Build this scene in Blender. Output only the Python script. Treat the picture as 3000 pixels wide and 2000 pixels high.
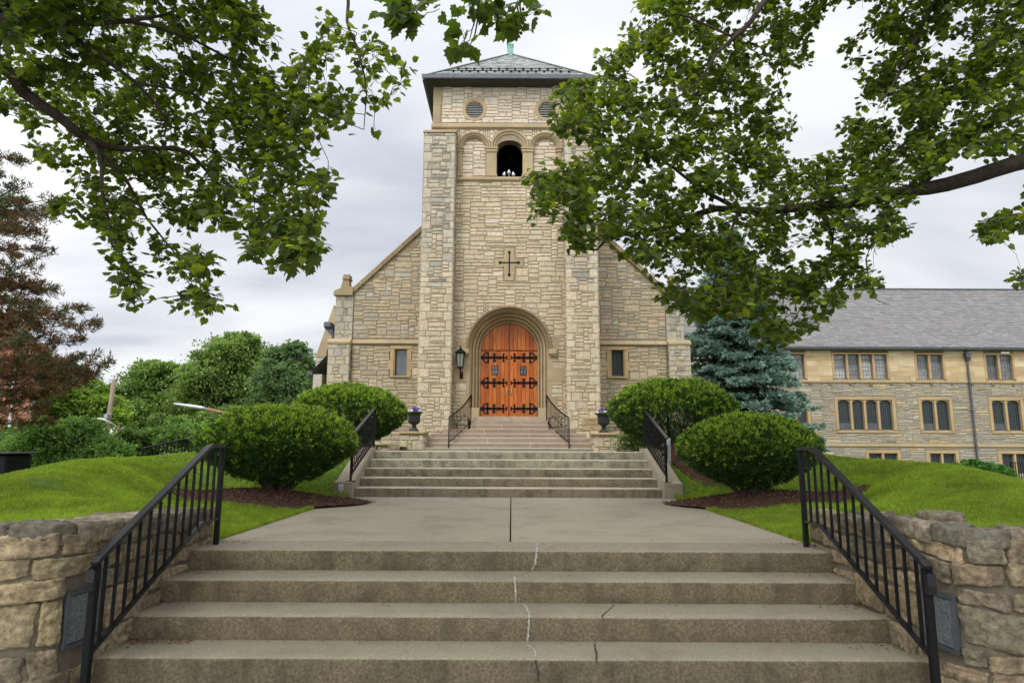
import bpy, math, random
import numpy as np
from mathutils import Vector, Matrix, noise
for o in list(bpy.data.objects): bpy.data.objects.remove(o)
sc = bpy.context.scene
C = sc.collection
R = math.radians
# ------------------------------------------------------------------ camera
PITCH = math.atan(300/1917); ROLL = R(0.25); CZ = 0.874
cam = bpy.data.cameras.new('camera'); cam.lens = 23.0; cam.sensor_width = 36; cam.clip_end = 3000; cam.clip_start = 0.05
camo = bpy.data.objects.new('camera', cam); C.objects.link(camo)
camo.location = (0, 0, CZ)
camo.rotation_euler = (Matrix.Rotation(math.pi/2+PITCH, 3, 'X') @ Matrix.Rotation(ROLL, 3, 'Z')).to_euler()
sc.camera = camo
# ------------------------------------------------------------------ sky and sun
SUN_EL, SUN_AZ = R(48), R(205)          # azimuth measured clockwise from +Y: behind the camera, a little left
sd = Vector((math.sin(SUN_AZ)*math.cos(SUN_EL), math.cos(SUN_AZ)*math.cos(SUN_EL), math.sin(SUN_EL)))
w = bpy.data.worlds.new('World'); sc.world = w; w.use_nodes = True
nt = w.node_tree; N = nt.nodes; L = nt.links
for n in list(N): N.remove(n)
def nd(t, **k):
    n = N.new(t)
    for a, v in k.items(): setattr(n, a, v)
    return n
out = nd('ShaderNodeOutputWorld'); bg = nd('ShaderNodeBackground'); bg.inputs[1].default_value = 0.1
L.new(bg.outputs[0], out.inputs[0])
sky = nd('ShaderNodeTexSky', sky_type='NISHITA', sun_disc=False, sun_elevation=SUN_EL, sun_rotation=SUN_AZ)
tc = nd('ShaderNodeTexCoord')
sep = nd('ShaderNodeSeparateXYZ'); L.new(tc.outputs['Generated'], sep.inputs[0])
# project the direction on a flat cloud deck, so clouds flatten towards the horizon
def math_(op, a, b=None, c=None):
    n = nd('ShaderNodeMath', operation=op)
    for i, v in enumerate((a, b, c)):
        if v is None: continue
        if isinstance(v, (int, float)): n.inputs[i].default_value = v
        else: L.new(v, n.inputs[i])
    return n.outputs[0]
zz = math_('ADD', math_('MAXIMUM', sep.outputs[2], 0.0), 0.22)
cu = math_('DIVIDE', sep.outputs[0], zz); cv = math_('DIVIDE', sep.outputs[1], zz)
comb = nd('ShaderNodeCombineXYZ'); L.new(cu, comb.inputs[0]); L.new(cv, comb.inputs[1])
mp = nd('ShaderNodeMapping'); L.new(comb.outputs[0], mp.inputs[0]); mp.inputs[3].default_value = (0.8, 1.5, 1); mp.inputs[1].default_value = (1.4, 2.2, 0.3)
n1 = nd('ShaderNodeTexNoise'); L.new(mp.outputs[0], n1.inputs[0]); n1.inputs['Scale'].default_value = 1.25; n1.inputs['Detail'].default_value = 5; n1.inputs['Roughness'].default_value = 0.45; n1.inputs['Distortion'].default_value = 0.35
rp = nd('ShaderNodeValToRGB'); L.new(n1.outputs[0], rp.inputs[0])
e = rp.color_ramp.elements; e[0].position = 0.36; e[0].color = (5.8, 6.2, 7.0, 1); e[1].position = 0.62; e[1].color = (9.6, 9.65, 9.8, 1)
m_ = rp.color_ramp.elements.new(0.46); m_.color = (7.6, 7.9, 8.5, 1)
mix = nd('ShaderNodeMixRGB'); mix.inputs[0].default_value = 0.95; L.new(sky.outputs[0], mix.inputs[1]); L.new(rp.outputs[0], mix.inputs[2])
# the overcast is brighter round the veiled sun
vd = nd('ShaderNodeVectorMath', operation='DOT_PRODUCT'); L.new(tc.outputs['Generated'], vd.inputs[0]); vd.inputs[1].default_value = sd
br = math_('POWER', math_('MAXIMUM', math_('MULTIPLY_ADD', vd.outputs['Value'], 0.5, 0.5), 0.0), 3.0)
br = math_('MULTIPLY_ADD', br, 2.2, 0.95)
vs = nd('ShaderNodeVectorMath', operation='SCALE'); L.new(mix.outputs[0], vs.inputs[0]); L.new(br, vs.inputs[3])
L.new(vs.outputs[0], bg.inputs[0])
sun = bpy.data.lights.new('sun', 'SUN'); sun.energy = 1.5; sun.angle = R(14); sun.color = (1, 0.95, 0.87)
so = bpy.data.objects.new('sun', sun); C.objects.link(so); so.location = (0, 0, 30)
so.rotation_euler = sd.to_track_quat('Z', 'Y').to_euler()
sc.view_settings.view_transform = 'Standard'; sc.view_settings.look = 'None'; sc.view_settings.exposure = 0.0; sc.view_settings.gamma = 1
sc.cycles.max_bounces = 8; sc.cycles.diffuse_bounces = 4; sc.cycles.transmission_bounces = 6; sc.cycles.transparent_max_bounces = 8
sc.cycles.caustics_reflective = False; sc.cycles.caustics_refractive = False

# ------------------------------------------------------------------ helpers
F = 1917.0; cp, sp = math.cos(PITCH), math.sin(PITCH); cr, sr = math.cos(ROLL), math.sin(ROLL)
def P(px, py, Y):
    "point at distance Y seen at the photo's pixel"
    a = (px-1500)/F; b = (1000-py)/F
    a, b = a*cr-b*sr, a*sr+b*cr
    dy = cp-b*sp; dz = sp+b*cp; t = Y/dy
    return Vector((a*t, Y, CZ+dz*t))
WORLD = {}
def thing(name, loc=(0, 0, 0), label=None, cat=None, group=None, kind=None):
    o = bpy.data.objects.new(name, None); C.objects.link(o); o.location = loc; o.empty_display_size = 0.2
    WORLD[o.name] = Vector(loc); tag(o, label, cat, group, kind); return o
def tag(o, label=None, cat=None, group=None, kind=None):
    for k, v in (('label', label), ('category', cat), ('group', group), ('kind', kind)):
        if v: o[k] = v
    return o
def link_mesh(name, me, parent=None, base=None):
    o = bpy.data.objects.new(name, me)
    if base is None: base = WORLD[parent.name] if parent else Vector((0, 0, 0))
    base = Vector(base)
    C.objects.link(o)
    if base.length > 0: me.transform(Matrix.Translation(-base))
    if parent:
        o.parent = parent; o.location = base - WORLD[parent.name]
    else: o.location = base
    WORLD[o.name] = base
    return o
class MB:
    def __init__(s): s.v = []; s.f = []; s.c = []; s.m = []; s.col = (1, 1, 1); s.mi = 0
    def V(s, p): s.v.append((p[0], p[1], p[2])); return len(s.v)-1
    def Fc(s, idx, col=None, mi=None): s.f.append(tuple(idx)); s.c.append(col or s.col); s.m.append(s.mi if mi is None else mi)
    def poly(s, pts, col=None, mi=None): s.Fc([s.V(p) for p in pts], col, mi)
    def box(s, a, b, col=None, bev=0.0):
        x0, y0, z0 = [min(p, q) for p, q in zip(a, b)]; x1, y1, z1 = [max(p, q) for p, q in zip(a, b)]
        if bev <= 0:
            i = [s.V(p) for p in ((x0,y0,z0),(x1,y0,z0),(x1,y1,z0),(x0,y1,z0),(x0,y0,z1),(x1,y0,z1),(x1,y1,z1),(x0,y1,z1))]
            for q in ((3,2,1,0),(4,5,6,7),(0,1,5,4),(1,2,6,5),(2,3,7,6),(3,0,4,7)): s.Fc([i[k] for k in q], col)
            return
        r = min(bev, (x1-x0)*.45, (y1-y0)*.45, (z1-z0)*.45)
        X = (x0, x1); Y = (y0, y1); Z = (z0, z1); idx = {}
        for i in (0, 1):
            for j in (0, 1):
                for k in (0, 1):
                    sx, sy, sz = (r, -r)[i], (r, -r)[j], (r, -r)[k]
                    idx[i,j,k,0] = s.V((X[i], Y[j]+sy, Z[k]+sz)); idx[i,j,k,1] = s.V((X[i]+sx, Y[j], Z[k]+sz)); idx[i,j,k,2] = s.V((X[i]+sx, Y[j]+sy, Z[k]))
        g = idx
        s.Fc([g[0,0,0,0],g[0,0,1,0],g[0,1,1,0],g[0,1,0,0]], col); s.Fc([g[1,0,0,0],g[1,1,0,0],g[1,1,1,0],g[1,0,1,0]], col)
        s.Fc([g[0,0,0,1],g[1,0,0,1],g[1,0,1,1],g[0,0,1,1]], col); s.Fc([g[0,1,0,1],g[0,1,1,1],g[1,1,1,1],g[1,1,0,1]], col)
        s.Fc([g[0,0,0,2],g[0,1,0,2],g[1,1,0,2],g[1,0,0,2]], col); s.Fc([g[0,0,1,2],g[1,0,1,2],g[1,1,1,2],g[0,1,1,2]], col)
        for j in (0, 1):
            for k in (0, 1): s.Fc([g[0,j,k,1],g[1,j,k,1],g[1,j,k,2],g[0,j,k,2]], col)
        for i in (0, 1):
            for k in (0, 1): s.Fc([g[i,0,k,0],g[i,1,k,0],g[i,1,k,2],g[i,0,k,2]], col)
            for j in (0, 1): s.Fc([g[i,j,0,0],g[i,j,1,0],g[i,j,1,1],g[i,j,0,1]], col)
            for j in (0, 1):
                for k in (0, 1): s.Fc([g[i,j,k,0],g[i,j,k,1],g[i,j,k,2]], col)
    def prism(s, pts, d, col=None):
        "extrude polygon pts (3D) by vector d"
        n = len(pts); a = [s.V(p) for p in pts]; b = [s.V(Vector(p)+Vector(d)) for p in pts]
        s.Fc(a[::-1], col); s.Fc(b, col)
        for i in range(n): s.Fc([a[i], a[(i+1) % n], b[(i+1) % n], b[i]], col)
    def grid(s, fn, nu, nv, col=None, closed=False):
        ids = [[s.V(fn(i/nu, j/nv)) for i in range(nu + (0 if closed else 1))] for j in range(nv+1)]
        for j in range(nv):
            for i in range(nu):
                k = (i+1) % nu if closed else i+1
                cc = col(i/nu, j/nv) if callable(col) else col
                s.Fc([ids[j][i], ids[j][k], ids[j+1][k], ids[j+1][i]], cc)
        return ids
    def tube(s, pts, r, n=8, col=None, cap=True, up=None, sq=None):
        "round (or sq=(w,h) rectangular) bar along pts; r number or list"
        pts = [Vector(p) for p in pts]; m = len(pts); rings = []
        for i, p in enumerate(pts):
            t = (pts[min(i+1, m-1)]-pts[max(i-1, 0)]); t = t.normalized() if t.length > 1e-9 else Vector((0, 0, 1))
            u = Vector(up) if up else (Vector((0, 0, 1)) if abs(t.z) < .9 else Vector((0, 1, 0)))
            a = t.cross(u).normalized(); b = a.cross(t).normalized()
            k = 1.0
            if 0 < i < m-1:
                t1 = (pts[i]-pts[i-1]).normalized(); t2 = (pts[i+1]-pts[i]).normalized()
                k = 1/max(.5, math.cos(t1.angle(t2, 0)/2))
            if sq:
                w_, h_ = sq; q = [(-w_, -h_*k), (w_, -h_*k), (w_, h_*k), (-w_, h_*k)]
                rings.append([s.V(p+a*x+b*y) for x, y in q])
            else:
                rr = r[i] if isinstance(r, (list, tuple)) else r
                rings.append([s.V(p+a*rr*math.cos(6.28318*j/n)+b*rr*math.sin(6.28318*j/n)) for j in range(n)])
        n = len(rings[0])
        for i in range(m-1):
            for j in range(n): s.Fc([rings[i][j], rings[i][(j+1) % n], rings[i+1][(j+1) % n], rings[i+1][j]], col)
        if cap: s.Fc(rings[0][::-1], col); s.Fc(rings[-1], col)
    def lathe(s, prof, c, n=24, col=None):
        "prof: (r,z) list about vertical axis at c"
        rings = [[s.V((c[0]+r*math.cos(6.28318*j/n), c[1]+r*math.sin(6.28318*j/n), c[2]+z)) for j in range(n)] for r, z in prof]
        for i in range(len(rings)-1):
            for j in range(n): s.Fc([rings[i][j], rings[i][(j+1) % n], rings[i+1][(j+1) % n], rings[i+1][j]], col)
        s.Fc(rings[0][::-1], col); s.Fc(rings[-1], col)
    def build(s, name, mats, parent=None, smooth=False, base=None, angle=None):
        me = bpy.data.meshes.new(name); me.from_pydata(s.v, [], s.f)
        if not isinstance(mats, (list, tuple)): mats = [mats]
        for m in mats: me.materials.append(m)
        if len(mats) > 1: me.polygons.foreach_set('material_index', s.m)
        at = me.attributes.new('Col', 'FLOAT_COLOR', 'FACE')
        at.data.foreach_set('color', np.hstack([np.array(s.c, dtype=np.float32).reshape(-1, 3), np.ones((len(s.c), 1), np.float32)]).ravel())
        if smooth: me.polygons.foreach_set('use_smooth', [True]*len(s.f))
        if smooth and angle: me.set_sharp_from_angle(angle=R(angle))
        me.update()
        return link_mesh(name, me, parent, base)
def np_mesh(name, V, Fs, cols, mat, parent=None, base=None, k=4, smooth=False):
    "V (n,3), Fs (m,k) faces, cols (m,3)"
    me = bpy.data.meshes.new(name); V = np.asarray(V, np.float32); Fs = np.asarray(Fs, np.int32)
    me.vertices.add(len(V)); me.vertices.foreach_set('co', V.ravel())
    me.loops.add(Fs.size); me.loops.foreach_set('vertex_index', Fs.ravel())
    me.polygons.add(len(Fs)); me.polygons.foreach_set('loop_start', np.arange(0, Fs.size, k, dtype=np.int32))
    me.polygons.foreach_set('loop_total', np.full(len(Fs), k, np.int32))
    me.materials.append(mat)
    at = me.attributes.new('Col', 'FLOAT_COLOR', 'FACE')
    at.data.foreach_set('color', np.hstack([np.asarray(cols, np.float32), np.ones((len(cols), 1), np.float32)]).ravel())
    me.polygons.foreach_set('use_smooth', np.full(len(Fs), smooth))
    me.update(calc_edges=True)
    return link_mesh(name, me, parent, base)

# ------------------------------------------------------------------ materials
def mat(name, base=(.5,.5,.5), rough=.85, var=.15, scale=4, bump=0.0, bscale=30, attr=False, spec=.3, metal=0.0, var2=0.0, scale2=1.0, dark=(.3,.28,.24), transl=0.0, stretch=(1,1,1), streak=0.0):
    m = bpy.data.materials.new(name); m.use_nodes = True; t = m.node_tree; n = t.nodes; l = t.links
    b = n['Principled BSDF']; b.inputs['Roughness'].default_value = rough; b.inputs['Metallic'].default_value = metal
    b.inputs['Specular IOR Level'].default_value = spec
    tcn = n.new('ShaderNodeTexCoord'); mpn = n.new('ShaderNodeMapping'); l.new(tcn.outputs['Object'], mpn.inputs[0]); mpn.inputs[3].default_value = stretch
    def noi(sc_, det=4, r_=.6):
        x = n.new('ShaderNodeTexNoise'); l.new(mpn.outputs[0], x.inputs[0]); x.inputs['Scale'].default_value = sc_; x.inputs['Detail'].default_value = det; x.inputs['Roughness'].default_value = r_; return x.outputs[0]
    if attr:
        a = n.new('ShaderNodeAttribute'); a.attribute_name = 'Col'; col = a.outputs['Color']
        if base != (1,1,1):
            mm = n.new('ShaderNodeMixRGB'); mm.blend_type = 'MULTIPLY'; mm.inputs[0].default_value = 1; l.new(col, mm.inputs[1]); mm.inputs[2].default_value = (*base, 1); col = mm.outputs[0]
    else:
        rgb = n.new('ShaderNodeRGB'); rgb.outputs[0].default_value = (*base, 1); col = rgb.outputs[0]
    if var > 0:
        mr = n.new('ShaderNodeMapRange'); l.new(noi(scale), mr.inputs[0]); mr.inputs[1].default_value = .3; mr.inputs[2].default_value = .7; mr.inputs[3].default_value = 1-var; mr.inputs[4].default_value = 1+var
        v = n.new('ShaderNodeVectorMath'); v.operation = 'SCALE'; l.new(col, v.inputs[0]); l.new(mr.outputs[0], v.inputs[3]); col = v.outputs[0]
    if var2 > 0:
        mr = n.new('ShaderNodeMapRange'); l.new(noi(scale2, 6, .65), mr.inputs[0]); mr.inputs[1].default_value = .48; mr.inputs[2].default_value = .66; mr.inputs[3].default_value = 0; mr.inputs[4].default_value = var2
        mm = n.new('ShaderNodeMixRGB'); l.new(mr.outputs[0], mm.inputs[0]); l.new(col, mm.inputs[1]); mm.inputs[2].default_value = (*dark, 1); col = mm.outputs[0]
    if streak > 0:
        mp2 = n.new('ShaderNodeMapping'); l.new(tcn.outputs['Object'], mp2.inputs[0]); mp2.inputs[3].default_value = (3.5, 3.5, .35)
        x = n.new('ShaderNodeTexNoise'); l.new(mp2.outputs[0], x.inputs[0]); x.inputs['Scale'].default_value = 1.6; x.inputs['Detail'].default_value = 5
        mr = n.new('ShaderNodeMapRange'); l.new(x.outputs[0], mr.inputs[0]); mr.inputs[1].default_value = .5; mr.inputs[2].default_value = .72; mr.inputs[3].default_value = 0; mr.inputs[4].default_value = streak
        mm = n.new('ShaderNodeMixRGB'); l.new(mr.outputs[0], mm.inputs[0]); l.new(col, mm.inputs[1]); mm.inputs[2].default_value = (*dark, 1); col = mm.outputs[0]
    l.new(col, b.inputs['Base Color'])
    if bump > 0:
        bm = n.new('ShaderNodeBump'); bm.inputs['Strength'].default_value = 1; bm.inputs['Distance'].default_value = bump; l.new(noi(bscale, 6, .65), bm.inputs['Height']); l.new(bm.outputs[0], b.inputs['Normal'])
    if transl > 0:
        tr = n.new('ShaderNodeBsdfTranslucent'); gm = n.new('ShaderNodeVectorMath'); gm.operation = 'MULTIPLY'; l.new(col, gm.inputs[0]); gm.inputs[1].default_value = (1.9, 1.9, 0.9); l.new(gm.outputs[0], tr.inputs[0])
        ms = n.new('ShaderNodeMixShader'); ms.inputs[0].default_value = transl; l.new(b.outputs[0], ms.inputs[1]); l.new(tr.outputs[0], ms.inputs[2]); l.new(ms.outputs[0], n['Material Output'].inputs[0])
    return m
M = {}
M['stone'] = mat('limestone_block', (.93,.895,.85), .9, .20, 11, .022, 13, attr=True, var2=.3, scale2=.9, dark=(.30,.26,.19), streak=.25)
M['mortar'] = mat('mortar', (.26,.215,.155), .95, .2, 9, .004, 60)
M['trim'] = mat('sandstone_trim', (.375,.295,.17), .8, .14, 3, .0015, 60, attr=True, var2=.45, scale2=1.5, dark=(.17,.13,.09))
M['ashlar'] = mat('sandstone_ashlar', (1,1,1), .85, .16, 2.2, .002, 40, attr=True, var2=.25, scale2=.5, dark=(.2,.15,.1), stretch=(.5,1,3))
M['slate'] = mat('slate', (1,1,1), .55, .12, 8, .002, 30, attr=True, spec=.5)
M['concrete'] = mat('concrete', (1,1,1), .9, .24, 60, .004, 120, attr=True, var2=.42, scale2=1.7, dark=(.14,.115,.08))
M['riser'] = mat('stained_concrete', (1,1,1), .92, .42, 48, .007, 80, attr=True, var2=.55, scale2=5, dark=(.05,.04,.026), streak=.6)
M['stepstone'] = mat('sandstone_step', (1,1,1), .8, .12, 6, .001, 60, attr=True, var2=.3, scale2=1.6, dark=(.2,.16,.12))
M['grout'] = mat('pale_grout', (.6,.57,.52), .9, .15, 20)
M['iron'] = mat('black_paint', (.010,.010,.011), .5, .25, 12, 0, spec=.10)
M['iron2'] = mat('worn_paint', (.012,.012,.014), .34, .5, 9, 0, spec=.32)
M['urn'] = mat('urn_paint', (.028,.034,.036), .5, .2, 10, .001, 30)
M['copper'] = mat('green_copper', (.16,.34,.26), .6, .35, 8)
M['lead'] = mat('lead_gutter', (.09,.1,.11), .5, .2, 6, metal=.3)
M['black'] = mat('dark_interior', (.012,.012,.013), .9, 0)
M['glass'] = mat('window_glass', (.06,.07,.08), .06, .3, 3, .004, 5, spec=1.0)
M['leadglass'] = mat('leaded_glass', (.014,.022,.022), .2, .5, 14, .006, 22, spec=.3)
M['came'] = mat('lead_came', (.10,.11,.11), .5, .2, 10)
M['curtain_refl'] = mat('curtain_reflection_glass', (1,1,1), .18, .35, 3, .003, 8, attr=True, spec=.6)
M['wood'] = mat('varnished_door', (1,1,1), .36, .4, 5, .0015, 30, attr=True, spec=.25, stretch=(8,1,.55))
M['brass'] = mat('brass', (.5,.38,.16), .35, .2, 10, metal=.8)
M['silver'] = mat('grey_metal', (.42,.44,.45), .45, .15, 8, metal=.4)
M['bark'] = mat('bark', (.05,.038,.029), .95, .5, 9, .01, 30)
M['pole'] = mat('weathered_pole', (.26,.2,.15), .95, .3, 4, .004, 20, stretch=(4,4,.5))
M['leaf'] = mat('sycamore_leaf', (1,1,1), .45, .12, 5, 0, attr=True, spec=.3, transl=.5)
M['yew'] = mat('yew_needles', (1,1,1), .6, 0, attr=True, spec=.25, transl=.3)
M['needle'] = mat('needles', (1,1,1), .65, 0, attr=True, spec=.2, transl=.15)
M['farleaf'] = mat('tree_foliage', (1,1,1), .65, 0, attr=True, spec=.2, transl=.35)
M['grassblade'] = mat('grass_blades', (1,1,1), .55, 0, attr=True, spec=.25, transl=.4)
M['soil'] = mat('turf_soil', (.07,.125,.018), .95, .4, 12, .02, 40)
M['mulch'] = mat('mulch', (1,1,1), .95, .3, 30, .01, 50, attr=True)
M['ground'] = mat('ground', (.09,.13,.04), .95, .3, .6, .02, 5)
M['wallstone'] = mat('retaining_stone', (1,1,1), .92, .5, 26, .02, 24, attr=True, var2=.75, scale2=5.5, dark=(.085,.07,.05), streak=.4)
M['wallmortar'] = mat('wall_mortar', (.155,.13,.095), .95, .35, 8, .014, 20, var2=.6, scale2=4, dark=(.05,.045,.035))
M['brick'] = mat('red_brick', (1,1,1), .9, .15, 8, .003, 30, attr=True)
M['orange'] = mat('rusty_arm', (.27,.15,.09), .8, .4, 8)
M['flower'] = mat('petals', (1,1,1), .6, .1, 30, attr=True, transl=.3)
M['asphalt'] = mat('asphalt', (.055,.055,.055), .95, .2, 10, .003, 80)
M['frost'] = mat('ribbed_glass', (.13,.14,.15), .25, .5, 60, .006, 130, spec=.7)
M['white'] = mat('white_paint', (.7,.7,.68), .5, .1, 6)
M['patch'] = mat('crack_filler', (.32,.305,.26), .9, .5, 60)
M['crackdark'] = mat('crack_dark', (.05,.042,.032), .95, .3, 30)
def jit(c, rng, a=.12):
    k = 1+rng.uniform(-a, a); return tuple(max(.004, x*k*(1+rng.uniform(-.03, .03))) for x in c)
# ------------------------------------------------------------------ masonry helpers
CREAM = [(.53,.45,.315),(.515,.44,.305),(.545,.465,.33),(.50,.425,.295),(.53,.46,.335),(.56,.485,.35),(.485,.42,.31),(.52,.44,.30)]
BROWN = [(.42,.35,.245),(.40,.335,.235),(.45,.38,.265),(.38,.32,.235),(.46,.38,.255),(.41,.35,.265),(.48,.40,.275)]
PALE = [(.64,.56,.44),(.60,.53,.42),(.66,.59,.48),(.57,.50,.40),(.63,.53,.42),(.58,.53,.44)]
GREYM = [(.40,.36,.28),(.34,.31,.25),(.44,.41,.34),(.30,.28,.23),(.47,.41,.32),(.37,.36,.32)]
HALL = [(.36,.33,.27),(.33,.305,.26),(.39,.355,.29),(.35,.305,.235),(.32,.30,.26),(.40,.345,.25),(.37,.345,.30)]
TRIM = (1, 1, 1)
def ashlar(mb, fn, W, H, mask, seed, pal, cu=.065, cv=.053, proud=(.018,.024), gap=.0065, quoin=0, wmax=9, big=.07, qcol=None):
    "fill the rectangle W x H (fn maps u,v,d to world) with random-coursed rock-faced stones; mask(u,v) -> False leaves a cell open"
    rng = random.Random(seed); nu = max(1, round(W/cu)); nv = max(1, round(H/cv)); cu = W/nu; cv = H/nv
    occ = [[not mask((i+.5)*cu, (j+.5)*cv) for i in range(nu)] for j in range(nv)]
    def put(i, j, w_, h_, smooth=False, col=None):
        for b in range(j, j+h_):
            for a in range(i, i+w_): occ[b][a] = True
        u0, u1, v0, v1 = i*cu+gap, (i+w_)*cu-gap, j*cv+gap, (j+h_)*cv-gap
        p = pal((i+w_/2)*cu, (j+h_/2)*cv) if callable(pal) else pal
        c = col or jit(rng.choice(p), rng, .05)
        e = min(.012, cu*.2); q = lambda: rng.uniform(-.007, .007)
        pr = lambda: (.014 if smooth else rng.uniform(*proud))
        B = [mb.V(fn(u, v, 0)) for u, v in ((u0, v0), (u1, v0), (u1, v1), (u0, v1))]
        T = [mb.V(fn(u+q(), v+q(), pr())) for u, v in ((u0+e, v0+e), (u1-e, v0+e), (u1-e, v1-e), (u0+e, v1-e))]
        for k in range(4): mb.Fc([B[k], B[(k+1) % 4], T[(k+1) % 4], T[k]], c)
        if smooth: mb.Fc(T, c)
        else:
            m_ = mb.V(fn(u0+(u1-u0)*rng.uniform(.3, .7), v0+(v1-v0)*rng.uniform(.35, .7), proud[1]+rng.uniform(-.003, .006)))
            for k in range(4): mb.Fc([T[k], T[(k+1) % 4], m_], c)
    if quoin:
        j = 0; k = 0
        while j < nv:
            h_ = min(rng.choice((3, 4, 5, 5, 6)), nv-j)
            for side in (0, 1):
                w_ = rng.choice((2, 3)) if (k+side) % 2 else rng.choice((4, 5))
                i = 0 if side == 0 else nu-w_
                if i >= 0 and all(not occ[b][a] for b in range(j, j+h_) for a in range(i, i+w_)):
                    put(i, j, w_, h_, True, jit(rng.choice(qcol(j*cv) if callable(qcol) else qcol), rng, .06) if qcol else None)
            j += h_; k += 1
    for j in range(nv):
        i = 0
        while i < nu:
            if occ[j][i]: i += 1; continue
            run = 0
            while i+run < nu and not occ[j][i+run]: run += 1
            if rng.random() < big: h_, w_ = rng.randint(3, 5), rng.randint(5, 8)
            else:
                h_ = rng.choice((1, 2, 2, 2, 2, 2, 2, 3, 3, 3)); w_ = rng.randint(3, wmax) if h_ < 3 else rng.randint(4, 8)
            w_ = min(w_, run)
            if run-w_ in (1, 2): w_ = run if run <= wmax+2 else w_-1
            h_ = min(h_, nv-j)
            while h_ > 1 and not all(not occ[b][a] for b in range(j, j+h_) for a in range(i, i+w_)): h_ -= 1
            put(i, j, w_, h_); i += w_
def slates(mb, o, u, s, W, H, mask, seed, pal, wu=.26, ex=.2, lift=.014, clip=None):
    "courses of slates from the eave (v=0) upward; o origin, u along the eave, s up the slope"
    rng = random.Random(seed); u = Vector(u).normalized(); s = Vector(s).normalized(); n = u.cross(s).normalized()
    if n.z < 0: n = -n
    for j in range(int(H/ex)):
        x = -rng.uniform(0, wu)
        while x < W:
            w_ = wu*rng.uniform(.7, 1.25); a, b = max(0, x), min(W, x+w_-.006); x += w_
            if clip: a, b = max(a, clip((j+.6)*ex)[0]), min(b, clip((j+.6)*ex)[1])
            if b-a < .03 or not mask((a+b)/2, (j+.5)*ex): continue
            c = jit(rng.choice(pal), rng, .13); dy = rng.uniform(-.01, .01); l = lift*rng.uniform(.7, 1.4)
            p = lambda uu, vv, d: Vector(o)+u*uu+s*vv+n*d
            q = [mb.V(p(a, j*ex+dy, l)), mb.V(p(b, j*ex+dy, l)), mb.V(p(b, (j+1)*ex+.01, .003)), mb.V(p(a, (j+1)*ex+.01, .003))]
            z = [mb.V(p(a, j*ex+dy, -.01)), mb.V(p(b, j*ex+dy, -.01))]
            mb.Fc(q, c); mb.Fc([z[0], z[1], q[1], q[0]], tuple(k*.6 for k in c))
def front(x0, z0, y): return lambda u, v, d: (x0+u, y-d, z0+v)

# ------------------------------------------------------------------ ground and streets
def sm(t): t = max(0.0, min(1.0, t)); return t*t*(3-2*t)
def lawn_z(x, y):
    d = max(0.0, abs(x)-2.68)
    A = .30+.50*sm((y-5.0)/5.6)
    t = sm((y-5.9)/1.0); u = sm((y-10.5)/2.6)
    B = sm((abs(x)-2.95-.42*min(4.0, max(0.0, y-6)))/1.9)
    k = 1-(1-B)*(1-u)
    z = A*(sm(d/.5)*(1-t)+k*t)+.10*sm(d/1.3)*(1-k)*t
    f = max(0.0, abs(x)-5.2); z -= .15*f**1.45 if f < 3.2 else .15*3.2**1.45+.30*(f-3.2)
    if y > 13.5: z -= .05*(y-13.5)*sm((abs(x)-5.5)/2)
    z += .012*noise.noise(Vector((x*.9, y*.9, 3)))+.014*sm((abs(x)-3)/1.2)*noise.noise(Vector((x*2.6, y*2.6, 5)))
    return max(z, -1.1)
def wallpath(s, sgn):
    "outer face of the retaining wall in plan, s = metres from the uphill end; returns point and outward normal (towards the steps / street)"
    pts = [(-2.685, 6.02), (-2.69, 5.6), (-2.70, 5.1), (-2.715, 4.6), (-2.73, 4.3), (-2.77, 4.18), (-2.86, 4.10), (-3.02, 4.06), (-3.4, 4.05), (-4.2, 4.05), (-5.6, 4.05), (-19, 4.1)]
    acc = 0
    for a, b in zip(pts, pts[1:]):
        l = math.dist(a, b)
        if acc+l >= s or b is pts[-1]:
            t = (s-acc)/l; x = a[0]+(b[0]-a[0])*t; y = a[1]+(b[1]-a[1])*t
            tx, ty = (b[0]-a[0])/l, (b[1]-a[1])/l
            return (-sgn*x, y), (sgn*ty, tx)
        acc += l
def lawn(name, sgn, x1, y0, y1, step):
    mb = MB(); nx = int((x1-2.66)/step); ny = int((y1-y0)/step); ids = {}
    def wx(y):  # inner edge of lawn for this y
        if y >= 6.02: return 2.66
        return 2.96+max(0, 4.3-y)
        return 9
    for j in range(ny+1):
        y = y0+(y1-y0)*j/ny; xa = wx(y)
        for i in range(nx+1):
            x = xa+(x1-xa)*(i/nx)**1.3; ids[i, j] = mb.V((sgn*x, y, lawn_z(sgn*x, y)))
    for j in range(ny):
        for i in range(nx):
            q = [ids[i, j], ids[i+1, j], ids[i+1, j+1], ids[i, j+1]]; mb.Fc(q if sgn > 0 else q[::-1], (1, 1, 1))
    o = mb.build(name, M['soil'], smooth=True); o['kind'] = 'structure'; return o
lawn('lawn', -1, 24, 4.0, 21, .22); lawn('lawn', 1, 24, 4.0, 21, .22)
mb = MB()
def gz(x, y): return -.72 if y < 16 else -.72-.6*sm((y-16)/20)
mb.grid(lambda a, b: ((a-.5)*500, 4.1+(b**2.4)*420, gz(0, 4.1+(b**2.4)*420)), 40, 40)
o = mb.build('ground', M['ground'], smooth=True); o['kind'] = 'structure'
mb = MB(); mb.col = (.30,.28,.235); mb.box((-250, -1.5, -.80), (250, 4.10, -.665)); o = mb.build('sidewalk', M['concrete']); o['kind'] = 'structure'
mb = MB(); mb.box((-250, -14, -.95), (250, -1.5, -.80)); o = mb.build('road', M['asphalt']); o['kind'] = 'structure'
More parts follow.
